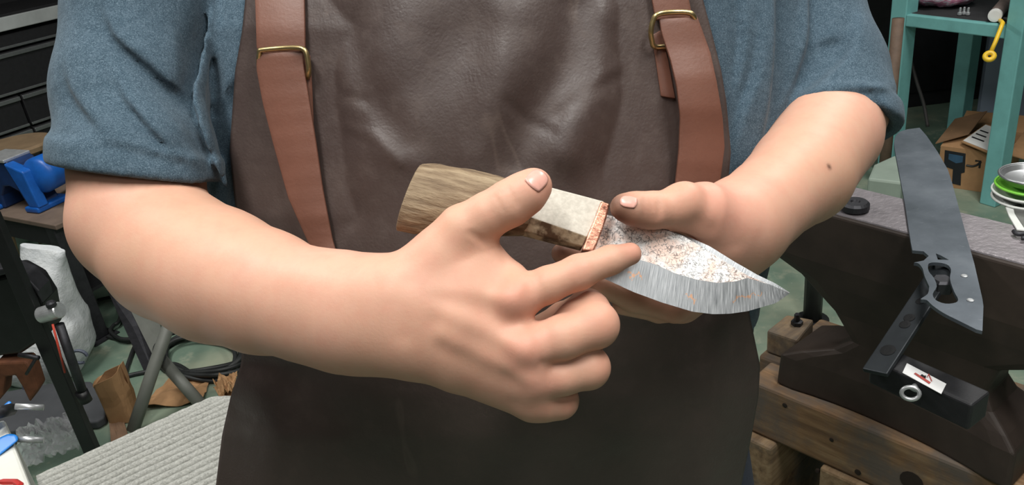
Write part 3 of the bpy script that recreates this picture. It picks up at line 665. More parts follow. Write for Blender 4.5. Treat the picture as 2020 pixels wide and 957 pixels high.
MB().prism([W(x, y, zf+.0055) for x, y in ((1998, 405), (2014, 402), (2040, 440), (2020, 447), (2002, 420))], Vector((0, 0, -.0015))).build('blade', simple('scraper_steel', (110, 110, 108), .5, .5), scp)
MB().tube([p for p in catmull([W(x, y, zf+.006) for x, y in ((2000, 456), (2008, 462), (2030, 462), (2040, 470), (2015, 470))], 5)], .0035, 8).build('wire_loop', M_DKST, scp, smooth=True)
gb = W(1742, 346, ZA-.02)

# ---- teal steel rack
f1 = W(1950, 404, 0); zsh = VZ(52, f1); lp = W(1772, 26, zsh)
rk = thing('steel_rack', (f1.x, f1.y, 0), 'teal painted steel rack with square posts behind the anvil', 'rack')
ru = (f1 - lp); ru.z = 0; FR_ = frame((lp.x, lp.y, 0), ru); Lr = ru.length; s4 = 1 if (FR_.to_3x3() @ Vector((0, 1, 0))).y > 0 else -1

def rbox(x0, x1, y0, y1, z0, z1, name, mt=M_TEAL, bev=.004):
    ya, yb = sorted((s4*y0, s4*y1)); return MB().box(FR_, (x0, ya, z0), (x1, yb, z1)).build(name, mt, rk, bevel=bev)
pw = .062
rbox(Lr-pw/2, Lr+pw/2, -.01, pw-.01, 0, 1.5, 'post'); rbox(-.035, .035, 0, .07, 0, 1.5, 'post')
rbox(.0+.035, Lr-pw/2, 0, .03, zsh-.048, zsh-.002, 'beam')
dq = .62
qx = (FR_.inverted() @ PL(1905, 66, lp + FR_.to_3x3() @ Vector((0, s4*dq, 0)), FR_.to_3x3() @ Vector((0, 1, 0)))).x
rbox(qx-.035, qx+.035, dq, dq+.07, 0, 1.5, 'post'); rbox(Lr-pw/2, Lr+pw/2, dq, dq+.07, 0, 1.5, 'post')
rbox(-.03, Lr+.03, dq+.0705, dq+.10, zsh-.048, zsh-.002, 'beam')
rbox(-.03, Lr+.03, .031, dq-.001, zsh-.012, zsh-.002, 'shelf_board', simple('dark_shelf_board', (44, 44, 46), .8, var=.3, scale=12))
rbox(-.03, Lr+.03, .0, dq+.07, 1.50, 1.52, 'shelf_board', simple('dark_upper_board', (44, 44, 46), .8, var=.3, scale=12))
def onshelf(x, y): return W(x, y, zsh)
# pink bag of parts
q = [onshelf(x, y) for x, y in ((1806, 24), (1935, 18))]; bd = q[1]-q[0]; FP_ = frame(q[0], bd); s5 = 1 if (FP_.to_3x3() @ Vector((0, 1, 0))).y > 0 else -1
G_ = []; nB = 24; LB = bd.length
for i in range(nB+1):
    u = i/nB; pr_ = math.sin(math.pi*min(1, max(.02, u)))**.35; row = []
    for k in range(21):
        a_ = 2*math.pi*k/20; nz = 1 + .25*noise.noise(Vector((u*5, math.cos(a_)*1.5, math.sin(a_)*1.5))) + .12*noise.noise(Vector((u*14, math.cos(a_)*4, math.sin(a_)*4)))
        row.append(FP_ @ Vector((u*LB, s5*(.09 + math.cos(a_)*.085*pr_*nz), max(.001, .045 + math.sin(a_)*.045*pr_*nz))))
    G_.append(row)
t = NT('pink_striped_plastic'); c = t.ramp(t.noise(28, 3, .6, stretch=(1, 1, 3)), [(.38, srgb(150, 96, 122)), (.48, srgb(186, 128, 150)), (.56, srgb(196, 190, 200)), (.7, srgb(120, 110, 124))]); t.set(c, .3); t.bump(t.noise(60, 4, .6), .5, .004)
m = MB().grid(G_); m.add(G_[0][:-1], [tuple(range(20))]); m.add(G_[-1][:-1], [tuple(range(20))])
tag(m.build('pink_bag', t.m, None, smooth=True), 'crumpled pink and white plastic bag on the teal rack shelf', 'bag')
for k, (x, y) in enumerate(((1893, 30), (1901, 29), (1909, 30))):
    p_ = onshelf(x, y); MB_ = MB().lathe(p_ + Vector((0, 0, .0005)), (0, 0, 1), [(.007, 0), (.008, .002), (.008, .010), (.004, .011), (.004, .026), (.003, .028)], 6)
    tag(MB_.build('loose_bolt', M_STL), ['left', 'middle', 'right'][k] + ' one of the three small silver bolts on the teal rack shelf', 'bolt', 'bolts on the rack shelf')
rp = onshelf(1961, 44) ; roll = thing('paper_roll', rp, 'white ended roll of grey sheet lying on the rack shelf', 'roll')
rdir = (onshelf(1990, 8) - rp); rdir.z = 0; rdir.normalize()
MB().lathe(rp + Vector((0, 0, .024)) + rdir*.004, rdir, [(.021, 0), (.023, .002), (.023, .20), (.02, .202)], 24).build('tube', simple('brown_grey_wrap', (128, 112, 106), .7, var=.25), roll)
MB().lathe(rp + Vector((0, 0, .024)) - rdir*.004, rdir, [(.016, 0), (.0225, .001), (.0235, .010)], 24).build('end_cap', M_PAPER, roll)
yh = thing('yellow_hook', P(1972, 45, depth_of(f1)-.05), 'yellow plastic hook hanging from the rack shelf over the grey cabinet', 'hook')
M_YEL = simple('yellow_plastic', (244, 200, 52), .4, var=.12); dy = depth_of(onshelf(1975, 60)) - .035
MB().tube([onshelf(1968, 40) + Vector((0, 0, .0075)), onshelf(1974, 46) + Vector((0, 0, .0075))] + [P(x, y, dy) for x, y in ((1978, 46), (1974, 56), (1964, 82), (1956, 100))], .0072, 10).build('arm', M_YEL, yh, smooth=True)
c_ = P(1952, 111, dy); MB().tube([c_ + RM @ Vector((math.cos(a_)*.012, math.sin(a_)*.012, .006*math.cos(a_))) for a_ in [2*math.pi*k/18 for k in range(18)]], .0085, 10, close=True).build('ring', M_YEL, yh, smooth=True)
rd = thing('steel_rod', onshelf(1995, 42), 'thin steel rod lying beside the white roll on the shelf', 'rod')
MB().tube([onshelf(1979, 40) + Vector((0, 0, .006)), onshelf(2014, 45) + Vector((0, 0, .006))], .0055, 10).build('rod_body', M_STL, rd, smooth=True)
# leaning pole, cable, cabinet, added dark backdrop for the shade behind
pol = thing('wooden_pole', Vector((P(1772, 36, depth_of(lp)-.1).x, P(1772, 36, depth_of(lp)-.1).y, 0)), 'brown wooden pole leaning against the left teal post', 'pole')
d0 = depth_of(lp); p_ = P(1772, 36, d0-.10); MB().tube([p_, Vector((p_.x-.01, p_.y-.02, 0))], .022, 14).build('pole_body', simple('brown_pole', (112, 92, 78), .7, var=.25, scale=30), pol, smooth=True)
hc = thing('hanging_cable', P(1800, 120, d0+.05), 'thin dark cable hanging under the teal rack shelf', 'cable')
MB().tube(catmull([P(x, y, d0+.12) for x, y in ((1784, 48), (1792, 100), (1808, 160), (1822, 205), (1830, 250))], 6), .007, 8).build('cable', simple('grey_cable', (40, 38, 37), .7), hc, smooth=True)
cb = PL(1936, 150, Vector((0, 3.55, 0)), Vector((0, 1, 0))); cb.z = 0
cab2 = thing('grey_cabinet', cb, 'blue grey steel cabinet standing behind the teal rack', 'cabinet')
FB2 = frame(cb, (.83, -.55, 0)); zc_ = 1.05; M_GCAB = simple('blue_grey_enamel', (124, 136, 152), .5, var=.08, scale=8)
MB().box(FB2, (0, 0, .0), (.46, .28, zc_)).build('body', M_GCAB, cab2, bevel=.004)
for x_, kx_ in ((.012, .17), (.235, .27)):
    dr_ = MB().box(FB2, (x_, -.016, .03), (x_+.215, 0, zc_-.02)).build('door', M_GCAB, cab2, bevel=.003)
    MB().lathe(FB2 @ Vector((kx_, -.016, .42)), FB2.to_3x3() @ Vector((0, -1, 0)), [(.016, 0), (.016, .012), (.01, .018)], 14).build('knob', M_ALU, dr_)
lk = thing('dark_backdrop', (2.3, 3.95, 0), 'added black locker in the dark behind the teal rack', 'backdrop')  # black box added so the space behind the rack reads as shade
MB().box(I4, (.9, 3.95, 0), (3.3, 4.36, 1.85)).build('body', M_BLKM, lk, bevel=.004)
for k in range(5):
    dd = MB().box(I4, (.91+k*.478, 3.936, .08), (1.378+k*.478, 3.95, 1.82)).build('door', M_BLK, lk, bevel=.003)
    MB().box(I4, (1.32+k*.478, 3.92, .8), (1.336+k*.478, 3.936, .92)).build('handle', M_DKST, dd, bevel=.002)
# ---- cardboard box with open flaps
b0 = W(1846, 366, 0); b1_ = W(1975, 385, 0); bx = b1_-b0; FX = frame(b0, bx); s7 = 1 if (FX.to_3x3() @ Vector((0, 1, 0))).y > 0 else -1; Lx = bx.length; Hx = VZ(290, b0); Dx = .26

cbx = thing('cardboard_box', b0, 'opened brown cardboard shipping box on the floor behind the anvil', 'box')
def cbox(x0, x1, y0, y1, z0, z1, name, mt=M_CARD):
    ya, yb = sorted((s7*y0, s7*y1)); return MB().box(FX, (x0, ya, z0), (x1, yb, z1)).build(name, mt, cbx, bevel=.001)
cbox(0, Lx, 0, .005, 0, Hx, 'front_panel'); cbox(0, Lx, Dx-.005, Dx, 0, Hx, 'back_panel'); cbox(0, .005, .005, Dx-.005, 0, Hx, 'side_panel'); cbox(Lx-.005, Lx, .005, Dx-.005, 0, Hx, 'side_panel'); cbox(.005, Lx-.005, .005, Dx-.005, 0.0005, .006, 'bottom_panel', M_CARDD)
def flap(a, b, c, d, mt=M_CARD):
    MB().prism([FX @ Vector((p[0], s7*p[1], p[2])) for p in (a, b, c, d)], Vector((0, 0, .004))).build('flap', mt, cbx)
flap((0, 0, Hx), (Lx, 0, Hx), (Lx*.98, .10, Hx+.015), (Lx*.04, .10, Hx+.035)); flap((-.02, -.0, Hx+.01), (-.01, .22, Hx+.045), (.10, .24, Hx+.085), (.085, .04, Hx+.05), M_CARDD); flap((0, Dx, Hx), (Lx, Dx, Hx), (Lx, Dx+.10, Hx+.04), (0, Dx+.10, Hx+.04)); flap((Lx, 0, Hx), (Lx, Dx, Hx), (Lx+.11, Dx, Hx-.01), (Lx+.11, 0, Hx-.02))
lab_q = [W(1900, 278, Hx+.030), W(1944, 247, Hx+.062), W(1960, 252, Hx+.062), W(1950, 298, Hx+.030)]
MB().prism([p + (p - sum(lab_q, Vector())/4)*.12 for p in lab_q], Vector((0, 0, -.004))).build('flap', M_CARD, cbx)
pl_ = MB().prism([p + Vector((0, 0, .0022)) for p in lab_q], Vector((0, 0, -.0016))).build('paper_label', M_PAPER, cbx)
for k in range(3):
    a_, b_ = lab_q[0].lerp(lab_q[1], .25 + .2*k), lab_q[3].lerp(lab_q[2], .25 + .2*k); e_ = (lab_q[1]-lab_q[0])*.05
    MB().prism([a_.lerp(b_, .12) + Vector((0, 0, .0032)), a_.lerp(b_, .7) + Vector((0, 0, .0032)), a_.lerp(b_, .7) + e_ + Vector((0, 0, .0032)), a_.lerp(b_, .12) + e_ + Vector((0, 0, .0032))], Vector((0, 0, -.0008))).build('label_line', M_DKST, pl_)
fy = -s7*.0006
def onfront(x, y): return PL(x, y, FX @ Vector((0, -s7*.0008, 0)), FX.to_3x3() @ Vector((0, 1, 0)))
nf = FX.to_3x3() @ Vector((0, -s7, 0))
MB().prism([onfront(x, y) for x, y in ((1864, 296), (1905, 303), (1903, 340), (1896, 342), (1895, 366), (1878, 362), (1880, 334), (1862, 328))], nf*.0008).build('tape', simple('black_tape', (26, 28, 34), .4), cbx)
MB().prism([onfront(x, y) + nf*.001 for x, y in ((1872, 303), (1900, 308), (1899, 320), (1886, 322), (1871, 314))], nf*.0005).build('tape_print', simple('tape_blue_print', (52, 84, 110), .4), cbx)
MB().tube(catmull([onfront(x, y) for x, y in ((1906, 326), (1918, 328), (1928, 325), (1935, 319))], 5), [.0042]*16, 8).build('printed_arrow', M_BLK, cbx)
MB().tube([onfront(x, y) for x, y in ((1924, 317), (1934, 318), (1932, 331))], .0036, 6).build('printed_arrow', M_BLK, cbx)
# pale block on the floor side bench
gp = W(1744, 352, .0)
gbk = thing('pale_green_block', W(1745, 350, .30), 'pale green stone block behind the anvil edge', 'block')
MB().prism([W(x, y, .30) for x, y in ((1712, 352), (1724, 324), (1766, 305), (1790, 330), (1780, 360))], Vector((0, 0, -.30))).build('block_body', simple('pale_green_stone', (150, 164, 152), .5, var=.12, scale=15), gbk, bevel=.008)
# ================================================================ the person
# ---- skin
t = NT('skin')
n1 = t.noise(9, 4, .6); n2 = t.noise(70, 4, .6)
c = t.mix(t.ramp(n1, [(.35, (0, 0, 0)), (.7, (1, 1, 1))]), srgb(204, 160, 135), srgb(211, 163, 142))
c = t.mix(t.math('MULTIPLY', t.ramp(n2, [(.42, (0, 0, 0)), (.75, (1, 1, 1))]), .28), c, srgb(204, 138, 118))
c = t.mix(t.math('MULTIPLY', t.attr('flush'), .42), c, srgb(208, 128, 112))
c = t.mix(t.attr('grime'), c, srgb(96, 66, 52))
c = t.mix(t.attr('mole'), c, srgb(70, 40, 30))
t.set(c, .52, 0)
t.b.inputs['Subsurface Weight'].default_value = .12; t.b.inputs['Subsurface Radius'].default_value = (.012, .005, .003)
t.b.inputs['Subsurface Scale'].default_value = .5
t.b.inputs['Specular IOR Level'].default_value = .35
b1 = t.bump(t.noise(420, 3, .6), .18, .0006); t.bump(t.noise(1500, 2, .5), .12, .0003, b1)
M_SKIN = t.m
M_NAIL = simple('fingernail', (216, 162, 148), .28, var=.08, scale=200)
# ---- joints (pixel x, pixel y, distance along the view axis, radius)
r_upper = J((325, -190, .765, .048), (268, 120, .722, .045), (272, 320, .70, .0525), (276, 430, .686, .0550))
r_fore = J((278, 440, .683, .0530), (342, 500, .665, .0540), (430, 543, .645, .0530), (520, 575, .624, .0470), (600, 599, .605, .0410), (700, 617, .585, .0345))
r_wrA = J((690, 598, .585, .030), (800, 586, .563, .024)); r_wrB = J((690, 640, .587, .030), (800, 664, .568, .024))
r_palm = [J((800, 575, .563, .021), (900, 572, .556, .018), (1012, 592, .548, .0135)),
          J((800, 605, .559, .021), (900, 625, .551, .019), (1030, 690, .545, .0140)),
          J((800, 640, .560, .021), (900, 675, .555, .019), (1045, 750, .553, .0135)),
          J((805, 668, .566, .021), (900, 717, .564, .018), (1050, 790, .567, .0130))]
r_web = J((880, 505, .563, .020), (945, 515, .561, .016), (1000, 548, .559, .011))
r_thumb = J((838, 545, .562, .021), (915, 456, .556, .0180), (962, 425, .551, .0150), (1006, 401, .548, .0152), (1038, 380, .547, .0138), (1055, 366, .549, .0118))
r_fing = [J((1012, 592, .548, .0138), (1080, 562, .546, .0122), (1142, 537, .549, .0118), (1205, 513, .556, .0098), (1243, 501, .563, .0080)),
          J((1030, 690, .545, .0140), (1110, 666, .542, .0150), (1174, 641, .549, .0160), (1160, 608, .568, .0132), (1110, 625, .592, .0105), (1060, 650, .595, .0095)),
          J((1045, 750, .553, .0135), (1110, 738, .551, .0142), (1160, 725, .556, .0148), (1150, 716, .578, .0125), (1100, 730, .600, .0100), (1060, 735, .602, .0095)),
          J((1050, 790, .567, .0130), (1080, 792, .564, .0130), (1104, 790, .567, .0128), (1105, 790, .585, .0098), (1070, 785, .600, .0090), (1040, 780, .600, .0085)),
          J((1112, 648, .556, .0120), (1138, 630, .556, .0130), (1166, 612, .558, .0135))]
l_upper = J((1530, -200, .87, .048), (1574, 20, .85, .045), (1656, 200, .82, .046))
l_fore = J((1658, 212, .815, .0460), (1634, 264, .775, .0475), (1580, 343, .715, .0440), (1510, 402, .665, .0350), (1455, 440, .632, .0300))
l_palm = [J((1450, 448, .628, .024), (1410, 478, .622, .021), (1352, 530, .632, .0140)),
          J((1450, 455, .635, .024), (1410, 500, .636, .020), (1345, 556, .645, .0140)),
          J((1455, 462, .642, .022), (1415, 520, .648, .019), (1340, 580, .652, .0135)),
          J((1460, 468, .645, .020), (1420, 530, .655, .018), (1345, 600, .655, .0130))]
l_thumb = J((1425, 440, .615, .0260), (1385, 420, .597, .0220), (1345, 412, .587, .0160), (1282, 415, .575, .0125), (1250, 412, .570, .0112), (1229, 409, .569, .0092))
l_web = J((1400, 450, .610, .020), (1365, 480, .622, .016))
l_fing = [J((1352, 530, .632, .0140), (1235, 520, .642, .0115), (1152, 506, .632, .0095), (1108, 500, .622, .0080)),
          J((1345, 556, .645, .0140), (1240, 565, .655, .0115), (1170, 555, .640, .0100), (1130, 540, .628, .0085)),
          J((1342, 588, .650, .0130), (1330, 605, .640, .0125), (1250, 587, .640, .0115), (1190, 562, .628, .0095)),
          J((1345, 600, .655, .0120), (1300, 612, .655, .0100), (1230, 600, .650, .0090))]
def kn(px, py, d): return A(P(px, py, d))
def relief_paths(f, L):
    o = []
    for path, am, w_ in L:
        dd = march(f, [q[0] for q in path], [q[1] for q in path]); o.append(([(A(P(x, y, float(d))), .001) for (x, y), d in zip(path, dd)], am, w_))
    return o
def arm_field(palm, wrist, web, thumb, fing, fore, upper, knuck, grooves, relief=()):
    def f(p):
        d = chain(p, upper, .01); d = smin(d, chain(p, fore, .006), .010)
        pal = None
        for c_ in palm:
            x = chain(p, c_, .006); pal = x if pal is None else smin(pal, x, .018)
        for c_ in wrist: x = chain(p, c_); pal = smin(pal, x, .022)
        base = smin(d, pal, .030)
        base = smin(base, chain(p, web, .006), .022)
        for c_, r in knuck: base = smin(base, np.linalg.norm(p - c_, axis=1) - r, .012)
        out = smin(base, chain(p, thumb, .006), .012)
        for c_ in fing:
            x = smin(base, chain(p, c_, .004), .008); out = smin(out, x, .0018)
        for js, am, w_ in relief:
            ch = chain(p, js, .002); out = out + am*np.exp(-(np.maximum(ch + .001, 0)/w_)**2)
        for a, b, r in grooves: out = smax(out, -(rc(p, a, b, r, r)), .004)
        return out
    return f
r_kn = [(kn(1016, 588, .540), .0105), (kn(1036, 688, .537), .0110), (kn(1050, 748, .545), .0095), (kn(1056, 792, .558), .0085),
        (kn(905, 640, .545), .012)]
def G(x0, y0, d0, x1, y1, d1, r=.0012): return (A(P(x0, y0, d0)), A(P(x1, y1, d1)), r)
gR = [G(930, 462, .536, 958, 480, .541), G(1118, 612, .536, 1082, 628, .531)]
gL = [G(1300, 400, .562, 1304, 428, .562, .0008), G(1350, 462, .588, 1380, 470, .590)]
argR = (r_palm, [r_wrA, r_wrB], r_web, r_thumb, r_fing, r_fore, r_upper, r_kn); argL = (l_palm, [], l_web, l_thumb, l_fing, l_fore, l_upper, [(kn(1352, 392, .580), .010)])
fR0 = arm_field(*argR, []); fL0 = arm_field(*argL, [])
relR = relief_paths(fR0, [([(1005, 640), (940, 612), (870, 590)], .0009, .0085), ([(1022, 722), (950, 680), (870, 640)], .0009, .0085), ([(1030, 772), (960, 735), (880, 690)], .0007, .008),
    ([(1010, 590), (940, 578), (860, 575)], -.0009, .0065), ([(1032, 690), (950, 645), (860, 605)], -.0009, .0065), ([(1045, 750), (960, 705), (870, 660)], -.0007, .0065),
    ([(800, 560), (790, 600), (795, 660)], .0010, .008), ([(985, 560), (960, 525), (930, 500)], .0012, .010), ([(1060, 540), (1040, 590), (1045, 640)], .0008, .006),
    ([(1134, 522), (1140, 535), (1146, 552)], .0005, .0016), ([(1146, 517), (1152, 532), (1157, 548)], .0005, .0016), ([(990, 378), (998, 392), (1010, 412)], .0006, .0018), ([(1002, 372), (1010, 388), (1020, 404)], .0006, .0018), ([(978, 388), (986, 400), (994, 416)], .0005, .0016),
    ([(1070, 716), (1110, 722), (1190, 700)], .0006, .003), ([(700, 560), (600, 545), (480, 500)], -.0012, .014), ([(560, 640), (420, 640), (320, 600)], .0010, .02)])
relL = relief_paths(fL0, [([(1286, 392), (1288, 410), (1286, 430)], .0005, .0016), ([(1297, 390), (1299, 410), (1296, 434)], .0005, .0016), ([(1270, 396), (1272, 410), (1270, 430)], .0004, .0016), ([(1405, 386), (1430, 420), (1450, 480)], .0010, .008), ([(1340, 452), (1370, 440), (1400, 450)], .0012, .007)])
fR = arm_field(*argR, gR, relR); fL = arm_field(*argL, gL, relL)
def span(chains, pad=.03):
    a = np.array([j[0] for c_ in chains for j in c_]); r = np.array([j[1] for c_ in chains for j in c_])[:, None]
    return (a - r).min(0) - pad, (a + r).max(0) + pad
person = thing('person', Vector((P(985, 300, .83).x, P(985, 300, .83).y, 0)), 'person in blue t-shirt and brown leather apron holding a knife in both hands', 'person')
HRES = .0021
VR = surface_nets(fR, *span(r_palm + r_fing + [r_thumb, r_fore, r_upper]), HRES)
VL = surface_nets(fL, *span(l_palm + l_fing + [l_thumb, l_fore, l_upper]), HRES)
# torso: rows of (front distance on the centre line) give the chest and belly
TROWS = [(-420, .735, .16, .13), (-300, .72, .25, .14), (-150, .695, .29, .15), (0, .685, .315, .155), (200, .693, .325, .16), (400, .70, .322, .165), (600, .715, .285, .17), (800, .75, .26, .17), (957, .785, .25, .165), (1300, .88, .25, .16)]
tz = []; tcy = []; ta = []; tb = []
PX0 = P(985, 250, .83).x
for py, d, a_, b_ in TROWS:
    q = P(985, py, d); tz.append(q.z); tcy.append(q.y + b_); ta.append(a_); tb.append(b_)
tz = np.array(tz[::-1]); tcy = np.array(tcy[::-1]); ta = np.array(ta[::-1]); tb = np.array(tb[::-1])
def f_torso(p, off=0.0):
    z = p[:, 2]; a_ = np.interp(z, tz, ta) + off; b_ = np.interp(z, tz, tb) + off; cy = np.interp(z, tz, tcy)
    e = (np.abs((p[:, 0]-PX0)/a_)**2.3 + np.abs((p[:, 1]-cy)/b_)**2.3)**(1/2.3)
    d = (e - 1)*np.minimum(a_, b_)*.95
    return smax(d, np.maximum(z - (tz[-1] + off), tz[0] - z), .05)
LEGS = [[(A((PX0+s*.11, tcy[0]+.0, tz[0]+.05)), .105), (A((PX0+s*.13, tcy[0]+.02, .48)), .068), (A((PX0+s*.14, tcy[0]+.04, .09)), .05)] for s in (-1, 1)]
NECK = [(A((PX0, tcy[-1], tz[-1]-.05)), .07), (A((PX0, tcy[-1]-.01, tz[-1]+.07)), .06)]
def f_core(p):
    d = f_torso(p, -.012); d = smin(d, chain(p, NECK), .04)
    for l_ in LEGS: d = smin(d, chain(p, l_, .02), .05)
    d = smin(d, rc(p, r_upper[0][0], A((PX0-.1, tcy[-1], tz[-1]-.06)), .06, .06), .04)
    d = smin(d, rc(p, l_upper[0][0], A((PX0+.1, tcy[-1], tz[-1]-.06)), .06, .06), .04)
    return d
VC = surface_nets(f_core, (PX0-.42, tcy.min()-.25, .03), (PX0+.42, tcy.max()+.25, tz[-1]+.15), .014)
vs = np.concatenate([VR[0], VL[0], VC[0]]); fs = np.concatenate([VR[1], VL[1] + len(VR[0]), VC[1] + len(VR[0]) + len(VL[0])])
def spots(v, L):
    o = np.zeros(len(v), np.float32)
    for x, y, d, r, s in L: o = np.maximum(o, s*np.exp(-(np.linalg.norm(v - A(P(x, y, d)), axis=1)/r)**2))
    return o
flush = spots(vs, [(980, 640, .55, .075, .35), (1390, 440, .60, .06, .35), (1015, 588, .53, .017, 1), (1036, 690, .53, .018, .9), (1058, 752, .54, .016, .8), (1060, 795, .555, .014, .7), (1205, 640, .54, .022, .6), (1195, 736, .55, .018, .6), (1130, 805, .56, .016, .6),
    (1245, 500, .56, .011, .9), (1060, 362, .54, .014, .8), (1040, 395, .55, .02, .5), (945, 600, .545, .03, .35), (1400, 420, .59, .04, .7), (1440, 480, .61, .03, .5), (1290, 430, .57, .02, .5), (1000, 640, .53, .03, .4), (1345, 625, .64, .02, 1), (1145, 540, .537, .014, .4)])
grime = spots(vs, [(1220, 428, .562, .016, .95), (1205, 400, .564, .014, .9), (1250, 440, .57, .010, .7), (1214, 385, .566, .007, .6), (1105, 500, .62, .012, .7), (1046, 420, .548, .009, .25), (1120, 610, .545, .008, .3)])
mole = spots(vs, [(1636, 330, .69, .0026, 0)])
hit = march(fL, [1636, 1600, 1685], [330, 395, 300]); 
mole = spots(vs, [(1636, 329, float(hit[0]), .0024, 1)])
body = np_mesh('body', vs, fs, M_SKIN, person, {'flush': flush, 'grime': grime, 'mole': mole})
def nail(f, px, py, ax_px, wid, length, parent, tilt=0.0):
    d = float(march(f, [px], [py])[0]); c0 = P(px, py, d); d2 = float(march(f, [ax_px[0]], [ax_px[1]])[0]); e0 = P(ax_px[0], ax_px[1], d2)
    x = (e0 - c0).normalized(); n_ = Vector(grad(f, A(c0)[None])[0]); x = (x - n_*x.dot(n_)).normalized(); y = n_.cross(x)
    rows = []
    for i in range(9):
        u = i/8*2 - 1; row = []
        for j in range(9):
            v = j/8*2 - 1; wv = v*wid*(1 - .14*max(0, -u)**2 - .30*max(0, u)**3)
            uu = u*length*(1 - .16*v*v)
            q = c0 + x*uu + y*wv
            g_ = A(q)[None]; dd = f(g_)[0]; nn = Vector(grad(f, g_)[0])
            row.append(q - nn*float(dd) + nn*(.0004 + .0002*(1-v*v)))
        rows.append(row)
    MB().grid(rows).build('fingernail', M_NAIL, parent, smooth=True, solid=.0006)
nail(fR, 1061, 353, (1082, 341), .0074, .0086, person)
nail(fL, 1240, 398, (1222, 395), .0044, .0060, person)

# ---- t-shirt
t = NT('heather_blue_jersey')
a1 = t.noise(900, 3, .7); a2 = t.noise(160, 4, .7); a3 = t.noise(14, 4, .6)
c = t.ramp(a1, [(.30, srgb(44, 58, 70)), (.52, srgb(68, 87, 100)), (.74, srgb(112, 130, 142))])
c = t.mix(t.math('MULTIPLY', t.ramp(a2, [(.45, (0, 0, 0)), (.72, (1, 1, 1))]), .35), c, srgb(104, 122, 136))
c = t.mix(t.math('MULTIPLY', t.ramp(a3, [(.4, (0, 0, 0)), (.7, (1, 1, 1))]), .3), c, srgb(56, 72, 84))
t.set(c, .92, 0); t.b.inputs['Sheen Weight'].default_value = .08; t.b.inputs['Specular IOR Level'].default_value = .15
b1 = t.bump(t.noise(26, 4, .55), .12, .005); t.bump(a1, .3, .0008, b1)
M_SHIRT = t.m
r_sl = J((325, -190, .765, .066), (278, 20, .725, .0625), (256, 180, .707, .0610), (272, 310, .693, .0640), (275, 420, .69, .0665))
l_sl = J((1530, -210, .87, .066), (1572, 20, .85, .0640), (1612, 150, .83, .0670), (1624, 230, .815, .0670), (1630, 300, .80, .0670))
def plane3(a, b, c):
    a, b, c = (P(*x) for x in (a, b, c)); n_ = (b-a).cross(c-a).normalized(); return A(n_), float(n_.dot(a))
cuffR = plane3((100, 318, .70), (430, 366, .70), (265, 356, .62))
cuffL = plane3((1512, 254, .80), (1770, 274, .82), (1640, 213, .742))
def oriented(pl, below):
    n_, c_ = pl; s = 1 if float(n_ @ A(P(*below))) - c_ > 0 else -1
    return n_*s, c_*s
cuffR = oriented(cuffR, (265, 520, .69)); cuffL = oriented(cuffL, (1670, 400, .78))
def f_shirt0(p):
    d = f_torso(p)
    out = d
    for sl, (n_, c_), kk in ((r_sl, cuffR, .008), (l_sl, cuffL, .020)):
        s = chain(p, sl, .01); pd = p @ n_ - c_
        s = s - .0045/(1 + np.exp(np.clip((-pd - .024)/.0014, -40, 40)))      # folded hem stands proud of the sleeve
        cut = smax(s, pd, .004)
        out = smin(out, cut, kk)
    sh = [rc(p, r_sl[0][0], A((PX0-.10, tcy[-1], tz[-1]-.07)), .078, .075), rc(p, l_sl[0][0], A((PX0+.10, tcy[-1], tz[-1]-.07)), .078, .075)]
    for s in sh: out = smin(out, s, .04)
    return out
STEPS = [  # overlapping cloth folds: pixel path, direction of the raised side, height, drop, widths of both
    ([(205, 30), (222, 70), (250, 97), (288, 128), (329, 165), (381, 213)], (1, -1), .0055, .0110, .022, .014), ([(128, 150), (138, 180), (160, 215), (193, 252)], (1, -1), .0040, .0075, .018, .012),
    ([(222, 150), (240, 190), (263, 218), (304, 264), (345, 302)], (1, -1), .0045, .0080, .018, .012), ([(175, 282), (238, 288), (304, 303), (372, 318)], (.2, -1), .0045, .0060, .014, .010),
    ([(407, -20), (411, 29), (399, 103), (381, 177), (384, 223), (403, 272), (428, 338), (452, 390)], (1, 0), .0070, .0090, .030, .014), ([(350, 60), (362, 110), (376, 160)], (-1, .3), .003, .004, .018, .012), ([(470, 150), (452, 190), (440, 225)], (-.5, -1), .004, .004, .014, .012),
    ([(1529, -20), (1529, 63), (1525, 125), (1518, 204), (1506, 268)], (-1, 0), .0070, .0120, .022, .026), ([(1596, -20), (1598, 70), (1584, 129), (1565, 180), (1545, 216)], (-1, 0), .0060, .0120, .018, .016),
    ([(1690, 40), (1674, 102), (1643, 137), (1604, 168), (1560, 196)], (1, 1), .0070, .0100, .020, .016), ([(1560, 206), (1612, 192), (1674, 182), (1737, 178), (1768, 178)], (0, -1), .0060, .0050, .016, .008), ([(1600, 212), (1650, 204), (1698, 202), (1745, 212)], (0, -1), .003, .005, .010, .006),
    ([(1735, 186), (1742, 210), (1752, 236)], (1, 0), .003, .005, .010, .008), ([(1497, 60), (1490, 140), (1462, 220), (1442, 300)], (1, 0), .004, .006, .018, .014), ([(1460, -10), (1464, 80), (1450, 180)], (1, 0), .003, .005, .016, .012), ([(1615, 95), (1640, 78), (1668, 76)], (0, -1), .003, .009, .012, .014)]
step3 = []
for path, hint, ah, bd, w1, w2 in STEPS:
    pp = [(q.x, q.y) for q in resample(catmull([Vector((x, y, 0)) for x, y in path], 5), 14)]
    dd = march(f_shirt0, [q[0] for q in pp], [q[1] for q in pp])
    pts = np.array([A(P(x, y, float(d))) for (x, y), d in zip(pp, dd)]); hv = A(RM @ Vector((hint[0], -hint[1], 0)).normalized())
    step3.append((pts, hv, ah, bd, w1, w2, pts.mean(0), np.linalg.norm(pts - pts.mean(0), axis=1).max() + .06))
